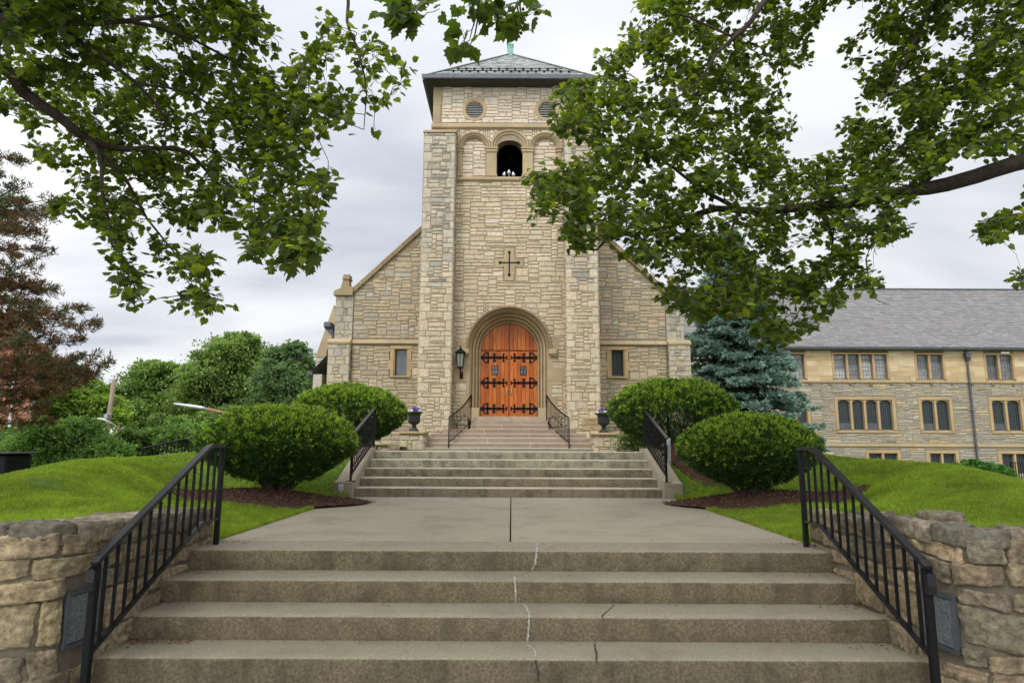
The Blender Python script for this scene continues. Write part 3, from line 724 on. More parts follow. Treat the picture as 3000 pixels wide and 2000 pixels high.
# --- tower buttresses
zbt = Z(1295, 389, YB)
def bpal(u, v): return CREAM if v < 5.2 else (CREAM+GREYM if v < 6.8 else GREYM)
for s in (-1, 1):
    xo, xi = XC+s*2.66, XC+s*1.70; x0 = min(xo, xi); W_ = abs(xo-xi)
    mb = MB(); ashlar(mb, front(x0, ZG, YB), W_, zbt-ZG, lambda u, v: True, 60+s, bpal, quoin=1, qcol=lambda v: ([(.55,.48,.35),(.52,.455,.33),(.575,.50,.37)] if v < 5.5 else [(.46,.42,.34),(.41,.38,.31),(.49,.45,.36)]))
    for xs, sg in ((xo, s), (xi, -s)):
        ashlar(mb, (lambda u, v, d, xs=xs, sg=sg: (xs+sg*d, YB+u, ZG+v)), (YT-YB if sg == -s else YW-YB), zbt-ZG, lambda u, v: True, int(70+s*3+sg), bpal, cu=.08)
    mb.build('tower_buttress', M['stone'], church)
    mb = MB(); mb.box((x0, YB, ZG), (x0+W_, YW-.02, zbt)); mb.build('buttress_core', M['mortar'], church)
    mb = MB(); mb.col = TRIM
    mb.prism([(x0-.035, YB-.05, zbt), (x0-.035, YB-.05, zbt+.05), (x0-.035, YT-.03, zbt+.34), (x0-.035, YT+.3, zbt+.34), (x0-.035, YT+.3, zbt)], (W_+.07, 0, 0)); mb.build('buttress_cap', M['trim'], church)
# --- tower roof
ex0, ex1 = X(1244, 226, YT-.45), X(1743, 228, YT-.45); ey0 = YT-.45; ecx = (ex0+ex1)/2; hw = (ex1-ex0)/2; eyc = ey0+hw; ez = Z(1496, 224, ey0)
az = Z(1498.5, 160, eyc); apex = Vector((ecx, eyc, az))
rm = MB(); cor = [Vector((ecx+a*hw, eyc+b*hw, ez)) for a, b in ((-1,-1),(1,-1),(1,1),(-1,1))]
for k in range(4): rm.poly([cor[k], cor[(k+1) % 4], apex], (.13,.14,.135))
SL = [(.27,.29,.27),(.22,.24,.225),(.31,.33,.30),(.19,.2,.195)]
for k in range(4):
    a, b = cor[k], cor[(k+1) % 4]; u = (b-a).normalized(); mid = (a+b)/2; s_ = (apex-mid); H = s_.length; s_.normalize()
    slates(rm, a, u, s_, 2*hw, H, lambda x, v: True, 90+k, SL, .24, .17, clip=lambda v, H=H: (v/H*hw, 2*hw-v/H*hw))
roof = rm.build('tower_roof', M['slate'], church)
mb = MB()
for k in range(4): mb.tube([cor[k]+Vector((0, 0, .02)), apex+Vector((0, 0, .02))], .035, 6)
mb.build('hip_flashing', M['lead'], roof)
mb = MB()
for k in range(4):
    a, b = cor[k], cor[(k+1) % 4]; d = (b-a).normalized(); nrm = Vector((d.y, -d.x, 0))
    mb.prism([a+nrm*.06-d*.06+Vector((0,0,.01)), a+nrm*.08-d*.08+Vector((0,0,.03)), a+nrm*.08-d*.08+Vector((0,0,-.10)), a-nrm*.05+d*.05+Vector((0,0,-.12)), a-nrm*.05+d*.05+Vector((0,0,.0))], (b-a)+d*.0)
mb.build('gutter', M['lead'], roof)
mb = MB(); mb.poly([c+Vector((0, 0, -.125)) for c in cor]); mb.build('soffit', mat('soffit_boards', (.05,.045,.04), .8, .2, 4), roof)
mb = MB(); s_ = (apex-(cor[0]+cor[1])/2).normalized(); nn = Vector((0, -s_.z, s_.y))
for r_, off in ((.42, 0), (.78, .13)):
    for i in range(19):
        p = cor[0]+Vector((.35+off+i*.265, 0, 0))+s_*r_
        if not (cor[0].x+.2+r_ < p.x < cor[1].x-.2-r_): continue
        mb.box(p+nn*.02+Vector((-.035, -.02, -.0)), p+nn*.09+Vector((.035, .02, .03)))
    mb.tube([cor[0]+Vector((r_+.2, 0, 0))+s_*r_+nn*.08, cor[1]+Vector((-r_-.2, 0, 0))+s_*r_+nn*.08], .012, 5)
mb.build('snow_guard', M['iron'], roof)
mb = MB(); fz = az-.1; hw_ = .105
mb.box((apex.x-hw_, apex.y-hw_, fz), (apex.x+hw_, apex.y+hw_, fz+.42)); mb.box((apex.x-hw_-.015, apex.y-hw_-.015, fz+.42), (apex.x+hw_+.015, apex.y+hw_+.015, fz+.45))
q = [(apex.x+a*.062, apex.y+b*.062, fz+.45) for a, b in ((-1,-1),(1,-1),(1,1),(-1,1))]; tip = (apex.x, apex.y, Z(1500, 108, eyc))
for k in range(4): mb.poly([q[k], q[(k+1) % 4], tip])
mb.build('finial', M['copper'], roof)
# --- doorway: stepped mouldings, hood, jamb stones
sz = Z(1491, 1224, YD)                     # sill height
mb = MB(); zj = sz+.27
prof = [(.0, YD+.05), (.0, YD-.05), (.03, YD-.085), (.055, YD-.06), (.06, YD+.0), (.075, YD-.10), (.10, YD-.20), (.135, YD-.21), (.15, YD-.14), (.16, YD-.24), (.185, YD-.36), (.225, YD-.38), (.242, YD-.31), (.25, YD-.42), (.275, YD-.56), (.30, YD-.60), (.315, YT-.01)]
rows = [[mb.V((x, y, z)) for x, z in arch_path(XC, zj, dz_sp, da+o, dr_+o, 18)] for o, y in prof]
for r0, r1 in zip(rows, rows[1:]):
    for i in range(len(r0)-1): mb.Fc([r0[i], r0[i+1], r1[i+1], r1[i]], jit(TRIM, random.Random(i//4), .09))
mb.build('arch_moulding', M['trim'], church, smooth=True, angle=32)
mb = MB(); hp = [(.27, YT+.02), (.275, YT-.03), (.31, YT-.05), (.33, YT-.10), (.355, YT-.135), (.40, YT-.14), (.415, YT-.09), (.415, YT+.02)]
zh = dz_sp-.02
rows = [[mb.V((x, y, z)) for x, z in arch_path(XC, zh, dz_sp, da+o, dr_+o, 18)] for o, y in hp]
for r0, r1 in zip(rows, rows[1:]):
    for i in range(len(r0)-1): mb.Fc([r0[i], r0[i+1], r1[i+1], r1[i]], jit((.62,.60,.56), random.Random(i//5+7), .09))
for s in (-1, 1):
    x = XC+s*(da+.34); mb.box((x-s*.03, YT-.15, zh-.16), (x+s*.21, YT+.01, zh-.0), TRIM, bev=.02); mb.box((x-s*.0, YT-.11, zh-.21), (x+s*.23, YT+.01, zh-.155), TRIM, bev=.015)
mb.build('hood_mould', M['trim'], church, smooth=True, angle=32)
for s in (-1, 1):
    mb = MB(); x = XC+s*(da); x2 = XC+s*(da+.33)
    mb.box((x, YT-.04, sz-.05), (x2, YD+.05, zj), jit(TRIM, rt, .08), bev=.015)
    mb.build('jamb_plinth', M['trim'], church)
    mb = MB(); z = sz
    for h_, w_ in ((.62, .72), (.44, .55), (.42, .86), (.26, .56), (.2, .66), (.1, .5)):
        wmax_ = 1.68 if w_ > .8 else da+.30+(w_-.5)
        mb.box((XC+s*(da+.30), YT-.032, z+.004), (XC+s*min(1.69, wmax_+.05), YT+.03, z+h_-.004), jit(TRIM, rt, .1)); z += h_
    mb.box((XC+s*(da+.41), YT-.026, zh), (XC+s*(da+.62), YT+.02, zh+.34), jit(TRIM, rt, .1))
    mb.build('jamb_stones', M['trim'], church)
# --- door: two planked leaves, fixed planked tympanum, strap hinges
WD = [(.38,.098,.018),(.43,.118,.021),(.34,.082,.016),(.47,.14,.026),(.40,.108,.020)]
ztr = Z(1491, 1027.5, YD)
mb = MB(); mb.prism([(x, YD+.06, z) for x, z in arch_path(XC, sz, dz_sp, da+.03, dr_+.03, 16)], (0, .06, 0), (.08,.025,.012)); doorback = mb.build('door_frame', M['wood'], church)
rw = random.Random(21)
def plank(mb, x0, x1, z0, z1a, z1b, y, c):
    g = .006; f_ = [(x0+g, z0), (x1-g, z0), (x1-g, z1b), (x0+g, z1a)]; mb.prism([(x, y, z) for x, z in f_], (0, .035, 0), c)
    # slightly eased edges
dh = arch_hole(XC, sz, dz_sp, da, dr_)
pw = (da*2-.03)/14
topm = MB()
for i in range(14):
    x0 = XC-da+.005+i*pw+(.02 if i > 6 else 0); x1 = x0+pw
    e0, e1 = dh(max(XC-da+.002, x0)), dh(min(XC+da-.002, x1)); a_ = (e0[1] if e0 else dz_sp)-.012; b_ = (e1[1] if e1 else dz_sp)-.012
    n = 4
    for k in range(n):
        xa, xb = x0+(x1-x0)*k/n, x0+(x1-x0)*(k+1)/n
    if min(a_, b_) > ztr+.04:
        c = jit(rw.choice(WD), rw, .12); topm.prism([(x0+.005, YD-.0, ztr+.025), (x1-.005, YD-.0, ztr+.025)]+[(x, YD, (dh(min(max(x, XC-da+.004), XC+da-.004)) or (0, dz_sp))[1]-.012) for x in (x1-.005, x1-pw*.35, x1-pw*.68, x0+.005)], (0, .035, 0), c)
topm.build('tympanum', M['wood'], church)
def arcpts(cx, cz_, r_, a0, a1, n=10): return [(cx+r_*math.cos(R(a0+(a1-a0)*i/n)), cz_+r_*math.sin(R(a0+(a1-a0)*i/n))) for i in range(n+1)]
for s in (-1, 1):
    mb = MB(); hx = XC+s*(da-.01)
    for i in range(7):
        x0 = XC+s*.012+s*i*pw; x1 = x0+s*pw; mb.prism([(min(x0, x1)+.004, YD, sz+.20), (max(x0, x1)-.004, YD, sz+.20), (max(x0, x1)-.004, YD, ztr-.01), (min(x0, x1)+.004, YD, ztr-.01)], (0, .035, 0), jit(rw.choice(WD), rw, .12))
    mb.box((XC+s*.010, YD-.004, sz+.012), (XC+s*(da-.01), YD+.035, sz+.195), jit(WD[1], rw, .05)); mb.box((XC+s*.006, YD-.012, sz+.012), (XC+s*.030, YD+.03, ztr-.01), jit(WD[2], rw, .05))
    o = mb.build('door_leaf', M['wood'], church, base=(hx, YD, sz))
    for zc_ in (sz+.285, sz+1.08, sz+1.865):
        hb = MB()
        L2 = lambda f: hx-s*f                     # distance from the hinge side
        y0 = YD-.012
        def bar(fa, fb, za, zb_): hb.box((L2(fa), y0, zc_+za), (L2(fb), YD+.002, zc_+zb_))
        bar(0, .70, -.038, .038); bar(.0, .03, -.06, .06); bar(.70, .80, -.018, .018)
        bar(.20, .25, -.14, .14); bar(.68, .72, -.11, .11); bar(.695, .71, -.13, .13); bar(.56, .60, -.045, .045); bar(.78, .82, -.035, .035); bar(.40, .44, -.1, .1)
        for q in (-1, 1):
            for (fx, fz, r_, a0, a1, th) in ((.155, .085, .062, 20, 250, .017), (.42, .10, .038, 0, 360, .015), (.215, .135, .03, 0, 180, .016), (.70, .105, .022, 0, 360, .014), (.09, .045, .035, 90, 270, .012), (.80, .03, .02, 0, 180, .01)):
                pts = [(L2(fx+px_), y0+.006, zc_+q*(fz+pz_)) for px_, pz_ in arcpts(0, 0, r_, a0, a1)]
                hb.tube(pts, 0, sq=(th*.95, .006), up=(0, 1, 0))
        hb.build('hinge_strap', M['iron'], o, base=(hx, YD, zc_))
    wx, wz = XC+s*.445, Z(1449, 1084.5, YD); hwx, hwz = .078, .118
    fb = MB()
    for q in ((wx-hwx-.02, wx+hwx+.02, wz+hwz, wz+hwz+.02), (wx-hwx-.02, wx+hwx+.02, wz-hwz-.02, wz-hwz), (wx-hwx-.02, wx-hwx, wz-hwz, wz+hwz), (wx+hwx, wx+hwx+.02, wz-hwz, wz+hwz)): fb.box((q[0], YD-.016, q[2]), (q[1], YD+.01, q[3]))
    fb.box((wx-.009, YD-.014, wz-hwz), (wx+.009, YD, wz+hwz)); fb.box((wx-hwx, YD-.0145, wz+.02), (wx+hwx, YD, wz+.036)); fo = fb.build('door_window', M['iron'], o, base=(wx, YD, wz))
    gb = MB(); gb.poly([(wx-hwx, YD-.008, wz-hwz), (wx+hwx, YD-.008, wz-hwz), (wx+hwx, YD-.008, wz+hwz), (wx-hwx, YD-.008, wz+hwz)]); gb.build('door_glass', M['glass'], o)
    kb = MB(); kx = XC+s*.075; kz = sz+.82
    kb.box((kx-.026, YD-.014, kz-.12), (kx+.026, YD, kz+.12), bev=.006); kb.tube([(kx, YD-.01, kz-.10), (kx, YD-.055, kz-.085), (kx, YD-.06, kz), (kx, YD-.01, kz+.03)], .011, 8)
    if s > 0: kb.lathe([(0.0, 0), (.022, 0), (.022, .02), (0, .02)], (kx, YD-.01, kz+.085), 12)
    kb.build('door_handle', M['brass'], o)
# --- wings: gabled walls either side of the tower
slope = 1.0
gx, gz_ = abs(X(1027, 857, YW)-XC), Z(1027, 857, YW)
def topw(x): return gz_+(gx-abs(x-XC))*slope*.965
zstr = Z(1100, 1008, YW); zstr1 = Z(1100, 995, YW)
wcx = abs(X(1035, 930, YW)-XC); wox = abs(X(983, 930, YW)-XC); wix = abs(X(1026, 1100, YW)-XC); wlx = abs(X(963, 1100, YW)-XC)
for s in (-1, 1):
    xin = 2.2; x0 = XC-wcx if s < 0 else XC+xin; W_ = wcx-xin
    winx = sorted((XC+s*abs(X(1141, 1060, YW)-XC), XC+s*abs(X(1207, 1060, YW)-XC))); wz0, wz1 = Z(1170, 1111, YW), Z(1170, 1012, YW)
    def mk(u, v, s=s, x0=x0):
        x, z = x0+u, ZG+v
        if z > topw(x)-.06: return False
        if zstr-.02 < z < zstr1+.02: return False
        if winx[0] < x < winx[1] and wz0 < z < wz1: return False
        return True
    mb = MB(); ashlar(mb, front(x0, ZG, YW), W_, topw(XC+s*xin)-ZG, mk, 120+s, lambda u, v: (BROWN+CREAM[:2] if v < 4 else BROWN+GREYM[:3]), big=.08)
    mb.build('gable_wall', M['stone'], church)
    mb = MB(); n = 24
    gxs = [xin+(wcx-xin)*i/n for i in range(n+1)]
    wa, wb = sorted((abs(winx[0]+.08-XC), abs(winx[1]-.08-XC)))
    for a, b in zip(gxs, gxs[1:]):
        mid = (a+b)/2; segs = [(ZG, None)]
        if wa-.05 < mid < wb+.05: segs = [(ZG, wz0+.08), (wz1-.08, None)]
        for p, q in segs:
            qa = topw(XC+a)-.02 if q is None else q; qb = topw(XC+b)-.02 if q is None else q
            mb.poly([(XC+s*a, YW, p), (XC+s*b, YW, p), (XC+s*b, YW, qb), (XC+s*a, YW, qa)])
    mb.build('gable_core', M['mortar'], church)
    # string course
    mb = MB(); xa, xb = XC+s*wcx, XC+s*2.5
    mb.prism([(xa, YW+.01, zstr1+.01), (xa, YW-.05, zstr1-.04), (xa, YW-.09, zstr+.05), (xa, YW-.09, zstr+.01), (xa, YW-.02, zstr-.01), (xa, YW+.01, zstr-.01)], (xb-xa, 0, 0)); mb.build('string_course', M['trim'], church)
    # raking coping
    mb = MB(); a = Vector((XC+s*(gx+.0), 0, gz_)); b = Vector((XC+s*2.2, 0, topw(XC+s*2.2)))
    d = (b-a).normalized(); nn = Vector((-d.z*(1 if s < 0 else -1), 0, abs(d.x)))
    n = 9
    for i in range(n):
        p, q = a+(b-a)*(i/n), a+(b-a)*((i+1)/n-.003)
        mb.prism([p+Vector((0, YW-.10, 0))-nn*.09, p+Vector((0, YW-.12, 0))+nn*.03, p+Vector((0, YW-.05, 0))+nn*.07, p+Vector((0, YW+.4, 0))+nn*.07, p+Vector((0, YW+.4, 0))-nn*.09], q-p, jit((.72,.7,.68), rt, .12))
    mb.build('coping', M['trim'], church)
    # kneeler with small stone stack
    kx0, kx1 = X(981, 860, YW), X(1036, 860, YW); f = (lambda x: x) if s < 0 else (lambda x: 2*XC-x)
    kz0, kz1 = Z(1005, 867, YW), Z(1005, 841, YW)
    mb = MB(); mb.col = (.8,.78,.75)
    pr = [(f(kx0), kz0), (f(kx1), kz0), (f(X(1038,840,YW)), Z(1038,843,YW)), (f(X(1008,840,YW)), Z(1008,843,YW)), (f(kx0), kz0+.13)]
    mb.prism([(x, YW-.16, z) for x, z in pr], (0, .7, 0))
    tp = [(X(999,846,YW), Z(999,848,YW)), (X(1026,846,YW), Z(1026,848,YW)), (X(1024,815,YW), Z(1024,820,YW)), (X(1008,815,YW), Z(1008,820,YW))]
    mb.prism([(f(x), YW-.10, z) for x, z in tp], (0, .35, 0)); za, zb_ = Z(1015,820,YW), Z(1015,806,YW); mb.box((f(X(1006,815,YW)), YW-.14, za), (f(X(1027,815,YW)), YW+.28, za+.07)); mb.box((f(X(1008,815,YW)), YW-.11, za+.07), (f(X(1026,815,YW)), YW+.25, zb_))
    mb.build('kneeler', M['trim'], church)
    # corner buttress: upper, sloped offset, wider lower part
    for nm, (xa, xb, za, zb_, y_) in {'u': (wox, wcx, zstr1, kz0, YW-.05), 'l': (wlx, wix, ZG, zstr-.02, YW-.22)}.items():
        x0b = XC-xa if s < 0 else XC+xb
        mb = MB(); ashlar(mb, front(x0b, za, y_), abs(xa-xb), zb_-za, lambda u, v: True, 150+s+ord(nm), GREYM+CREAM[3:5] if nm == 'l' else GREYM, quoin=1, qcol=[(.42,.40,.33),(.38,.36,.31)] if nm == 'u' else [(.48,.43,.33),(.44,.40,.32)])
        ashlar(mb, (lambda u, v, d, s=s, xb=xb, y_=y_, za=za: (XC+s*(xb-d), y_+u, za+v)), YW-y_+.001 if YW-y_ > .1 else .1, zb_-za, lambda u, v: YW-y_ > .1, 155, GREYM)
        mb.build('corner_buttress', M['stone'], church)
        mb = MB(); mb.box((XC+s*xa, y_, za), (XC+s*xb, YW+.35, zb_)); mb.build('buttress_core', M['mortar'], church)
    mb = MB(); mb.col = TRIM; xa, xb = XC+s*(wlx+.03), XC+s*(wcx-.0)
    mb.prism([(xa, YW-.26, zstr-.02), (xa, YW-.27, zstr+.04), (xa, YW-.06, zstr1+.03), (xa, YW+.3, zstr1+.03), (xa, YW+.3, zstr-.02)], (xb-xa, 0, 0)); mb.build('buttress_offset', M['trim'], church)
    # window: tan frame, recessed glass
    mb = MB(); fx0, fx1 = winx; ox = .155; rr = random.Random(5+s)
    gx0, gx1, gz0, gz1 = fx0+ox, fx1-ox, wz0+.15, wz1-.11
    z = wz0+.02; k = 0
    while z < wz1-.12:
        h_ = min(.30, wz1-.12-z); e_ = .05 if k % 2 else 0
        mb.box((fx0-e_+.02, YW-.03, z+.002), (gx0-.02, YW+.06, z+h_-.002), jit((1.1,1.0,.9), rr, .08)); mb.box((gx1+.02, YW-.03, z+.002), (fx1+e_-.02, YW+.06, z+h_-.002), jit((1.1,1.0,.9), rr, .08)); z += h_; k += 1
    mb.box((fx0, YW-.032, wz1-.11), (fx1, YW+.06, wz1+.0), (1.1,1,.9))
    for a, b in ((gx0-.02, gx0+.02), (gx1-.02, gx1+.02)): mb.box((a, YW-.0, gz0-.02), (b, YW+.22, gz1+.02), (.9,.85,.8))
    mb.box((gx0-.02, YW-.001, gz1), (gx1+.02, YW+.22, gz1+.03), (.8,.75,.7)); mb.prism([(fx0+.04, YW-.07, gz0-.08), (fx0+.04, YW-.07, gz0-.045), (fx0+.04, YW+.2, gz0+.01), (fx0+.04, YW+.2, gz0-.1)], (fx1-fx0-.08, 0, 0), (1,.95,.85))
    wo = mb.build('window', M['trim'], church, base=((fx0+fx1)/2, YW, wz0))
    mb = MB(); mb.poly([(gx0, YW+.17, gz0), (gx1, YW+.17, gz0), (gx1, YW+.17, gz1), (gx0, YW+.17, gz1)]); mb.build('glass', M['glass'] if s < 0 else M['leadglass'], wo)
    mb = MB()
    for (a, b, c_, d_) in ((gx0, gx0+.03, gz0, gz1), (gx1-.03, gx1, gz0, gz1), (gx0+.03, gx1-.03, gz0, gz0+.03), (gx0+.03, gx1-.03, gz1-.03, gz1)): mb.box((a, YW+.14, c_), (b, YW+.169, d_))
    if s > 0:
        for i in range(1, 5): x = gx0+(gx1-gx0)*i/5; mb.box((x-.004, YW+.160, gz0+.03), (x+.004, YW+.168, gz1-.03))
        for i in range(1, 11): z = gz0+(gz1-gz0)*i/11; mb.box((gx0+.03, YW+.159, z-.004), (gx1-.03, YW+.167, z+.004))
    mb.build('sash', M['lead'], wo)
    if s > 0: continue
    # aisle: lean-to slate roof, end parapet with raking coping, low wall and gutter
    mb = MB(); ya = 24.4
    A = P(978, 893, ya); B = P(927, 1037, ya); C_ = P(953, 1040, ya); D = P(990, 935, ya); g2 = (lambda p: p) if s < 0 else (lambda p: Vector((2*XC-p.x, p.y, p.z)))
    mb.prism([g2(p) for p in (A, B, C_, D)], (0, .5, 0), (1, 1, 1)); mb.prism([g2(P(x, y, ya-.04)) for x, y in ((925, 1037), (925, 1044), (955, 1046), (957, 1035))], (0, .6, 0), (.9,.9,.9)); mb.build('aisle_coping', M['trim'], church)
    mb = MB(); xa, xb = P(924, 1080, ya).x, P(953, 1080, ya).x; zt = P(940, 1043, ya).z
    if s > 0: xa, xb = 2*XC-xb, 2*XC-xa
    ashlar(mb, front(xa, -.3, ya), xb-xa, zt+.3, lambda u, v: True, 200+s, [(.50,.45,.36),(.46,.42,.34)], cu=.09, cv=.08); mb.box((xa, ya+.001, -.3), (xb, ya+.5, zt), (.3,.27,.22)); mb.build('aisle_pier', M['stone'], church)
    mb = MB(); e0 = P(941, 1099, 22.6); e1 = P(963, 1099, 22.6); t0 = P(966, 1010, 23.2)
    q = [g2(Vector((e0.x, 21.5, e0.z))), g2(Vector((e0.x, 24.39, e0.z))), g2(Vector((-4.9, 24.39, e0.z+1.9))), g2(Vector((-4.9, 21.5, e0.z+1.9)))]
    u_ = (q[1]-q[0]); s2 = (q[3]-q[0]); slates(mb, q[0]+Vector((0, 0, .02)), u_, s2, u_.length, s2.length, lambda a, b: True, 210, [(.22,.27,.27),(.17,.21,.22),(.27,.32,.31)], .26, .2); mb.poly(q, (.12,.14,.14)); mb.build('aisle_roof', M['slate'], church)
    mb = MB(); mb.box(q[0]+Vector((-s*.02, 0, -.1)), q[1]+Vector((s*.14, -.01, .02))); mb.build('aisle_gutter', M['lead'], church)
    mb = MB(); mb.box((q[0].x-s*.12, 21.3, -.3), (q[0].x-s*.4, 24.39, e0.z-.1), (.5,.45,.38)); mb.build('aisle_wall', M['stone'], church)
    mb = MB(); h = P(966, 955, 22.0); h = g2(h); mb.box(h+Vector((-.13, -.3, -.1)), h+Vector((.13, .3, .1)), bev=.03); mb.prism([h+Vector((-.13, -.2, -.1)), h+Vector((.13, -.2, -.1)), h+Vector((.20*-s, -.2, -.45))], (0, .4, 0)); mb.build('gutter_end', M['lead'], church)
# nave roof behind the gables
mb = MB(); zr = topw(XC)-.12
for s in (-1, 1):
    a = Vector((XC+s*(gx+.35), YW+.3, gz_-.38)); b = Vector((XC+s*(gx+.35), YW+26, gz_-.38)); c_ = Vector((XC, YW+26, zr)); d = Vector((XC, YW+.3, zr)); mb.poly([a, b, c_, d], (.16,.17,.17)); mb.poly([Vector((a.x-s*.3, a.y, a.z)), Vector((b.x-s*.3, b.y, b.z)), Vector((b.x-s*.3, b.y, -.5)), Vector((a.x-s*.3, a.y, -.5))], (.3,.27,.2))
mb.poly([(XC-gx, YW+26, -.5), (XC+gx, YW+26, -.5), (XC+gx, YW+26, gz_-.4), (XC, YW+26, zr), (XC-gx, YW+26, gz_-.4)], (.3,.27,.2))
mb.build('nave', M['slate'], church)
# cornerstone
csx0, csx1, csz0, csz1 = X(1705, 1240, YB), X(1762, 1240, YB), Z(1730, 1260, YB), Z(1730, 1221.5, YB)
mb = MB(); mb.box((csx0, YB-.035, csz0), (csx1, YB+.02, csz1), (1.05,1,.92), bev=.006); cs = mb.build('cornerstone', M['trim'], church)
def letters(txt, size, loc, parent, m, ext=.002, bold=0.0):
    cu = bpy.data.curves.new('lettering', 'FONT'); cu.body = txt; cu.size = size; cu.extrude = ext; cu.align_x = 'CENTER'; cu.align_y = 'CENTER'; cu.offset = bold; cu.space_character = 1.12
    to = bpy.data.objects.new('lettering_curve', cu); C.objects.link(to); bpy.context.view_layer.update()
    dg = bpy.context.evaluated_depsgraph_get(); me = bpy.data.meshes.new_from_object(to.evaluated_get(dg)); bpy.data.objects.remove(to)
    me.transform(Matrix.Translation(Vector(loc)) @ Matrix.Rotation(math.pi/2, 4, 'X')); me.materials.clear(); me.materials.append(m); return link_mesh('lettering', me, parent)
dkl = mat('cut_letters', (.10,.075,.045), .9, .1)
cxm = (csx0+csx1)/2
letters('CHRIST', .115, (X(1731, 1231, YB)+.02, YB-.037, Z(1731, 1231, YB)), cs, dkl); letters('LUTHERAN', .105, (cxm, YB-.037, Z(1731, 1243.5, YB)), cs, dkl); letters('1932', .07, (X(1733, 1254, YB), YB-.037, Z(1733, 1254, YB)), cs, dkl)
# slim conduit in the corner of the left buttress
mb = MB(); x = XC-1.665
mb.tube([(x, YT-.03, 1.6), (x, YT-.03, 2.9), (x-.05, YT-.08, 2.98)], .012, 6); mb.build('conduit', M['pole'], church)

# ------------------------------------------------------------------ floodlights in the belfry
for k, (px, py) in enumerate(((1478, 508), (1491, 505), (1503, 508))):
    p = P(px, py, YT+.12); base = Vector((p.x, p.y, bz0+.001))
    t = thing('floodlight', base, ('leftmost', 'middle and tallest', 'rightmost')[k]+' of three white floodlights on the belfry sill', 'floodlight', 'floodlights on the belfry sill')
    mb = MB(); dx = (-.05, 0, .05)[k]; top = Vector((p.x, p.y, p.z+.05 if k == 1 else p.z+.01))
    mb.tube([base, base+Vector((0, 0, .04)), base+Vector((0, .0, (top.z-bz0)*.5))], .018, 8); mb.build('stem', M['silver'], t)
    mb = MB(); d = Vector((dx*1.5, -.6, -.75)).normalized()
    c0 = top+Vector((0, .03, .04)); mb.tube([c0, c0+d*.05, c0+d*.09, c0+d*.15, c0+d*.175, c0+d*.19], [.022, .024, .03, .052, .054, .035], 14); mb.build('lamp_head', M['white'], t, smooth=True)
# ------------------------------------------------------------------ wall lantern left of the door
lp = P(1349, 1050, YT-.22); lb = Vector((lp.x, lp.y, P(1349, 1102, YT-.22).z))
t = thing('wall_lantern', lb, 'black iron wall lantern hanging beside the arched church door', 'lantern')
mb = MB(); zb_, zt = P(1349, 1074, YT-.22).z, P(1349, 1036, YT-.22).z; hwb, hwt = .080, .108; cx, cy = lb.x, lb.y
for a, b in ((-1,-1),(1,-1),(1,1),(-1,1)): mb.tube([(cx+a*hwb, cy+b*hwb, zb_), (cx+a*hwt, cy+b*hwt, zt)], .011, 5)
for a in (0,): mb.tube([(cx, cy-hwb, zb_), (cx, cy-hwt, zt)], .008, 5); mb.tube([(cx-hwb, cy, zb_), (cx-hwt, cy, zt)], .008, 5)
mb.box((cx-hwb-.012, cy-hwb-.012, zb_-.03), (cx+hwb+.012, cy+hwb+.012, zb_)); mb.box((cx-hwt-.02, cy-hwt-.02, zt), (cx+hwt+.02, cy+hwt+.02, zt+.03)); mb.build('frame', M['iron'], t)
mb = MB(); q = [(cx+a*(hwt+.05), cy+b*(hwt+.05), zt+.03) for a, b in ((-1,-1),(1,-1),(1,1),(-1,1))]; r2 = [(cx+a*.035, cy+b*.035, zt+.15) for a, b in ((-1,-1),(1,-1),(1,1),(-1,1))]
for k in range(4): mb.poly([q[k], q[(k+1) % 4], r2[(k+1) % 4], r2[k]])
mb.poly(q[::-1]); mb.lathe([(.04, 0), (.03, .03), (.012, .06), (.018, .075), (.0, .1)], (cx, cy, zt+.15), 10); mb.build('roof', M['iron'], t)
mb = MB(); mb.poly([(cx-hwb+.01, cy-hwb+.01, zb_), (cx+hwb-.01, cy-hwb+.01, zb_), (cx+hwt-.01, cy-hwt+.01, zt), (cx-hwt+.01, cy-hwt+.01, zt)])
for s in (-1, 1): mb.poly([(cx+s*(hwb-.01), cy-hwb, zb_), (cx+s*(hwb-.01), cy+hwb, zb_), (cx+s*(hwt-.01), cy+hwt, zt), (cx+s*(hwt-.01), cy-hwt, zt)])
mb.build('glass', mat('seeded_glass', (.20,.20,.17), .3, .4, 20, .003, 40), t)
mb = MB(); mb.tube([(cx, cy, zb_-.02), (cx+.01, cy, lb.z+.03), (cx+.02, cy+.05, lb.z), (cx+.02, YT-.03, lb.z+.03)], .016, 6); mb.box((cx-.03, YT-.05, lb.z-.06), (cx+.07, YT-.03, lb.z+.14)); mb.tube([(cx, YT-.04, lb.z+.1), (cx, cy+.02, zb_-.03)], .012, 6); mb.build('bracket', M['iron'], t)

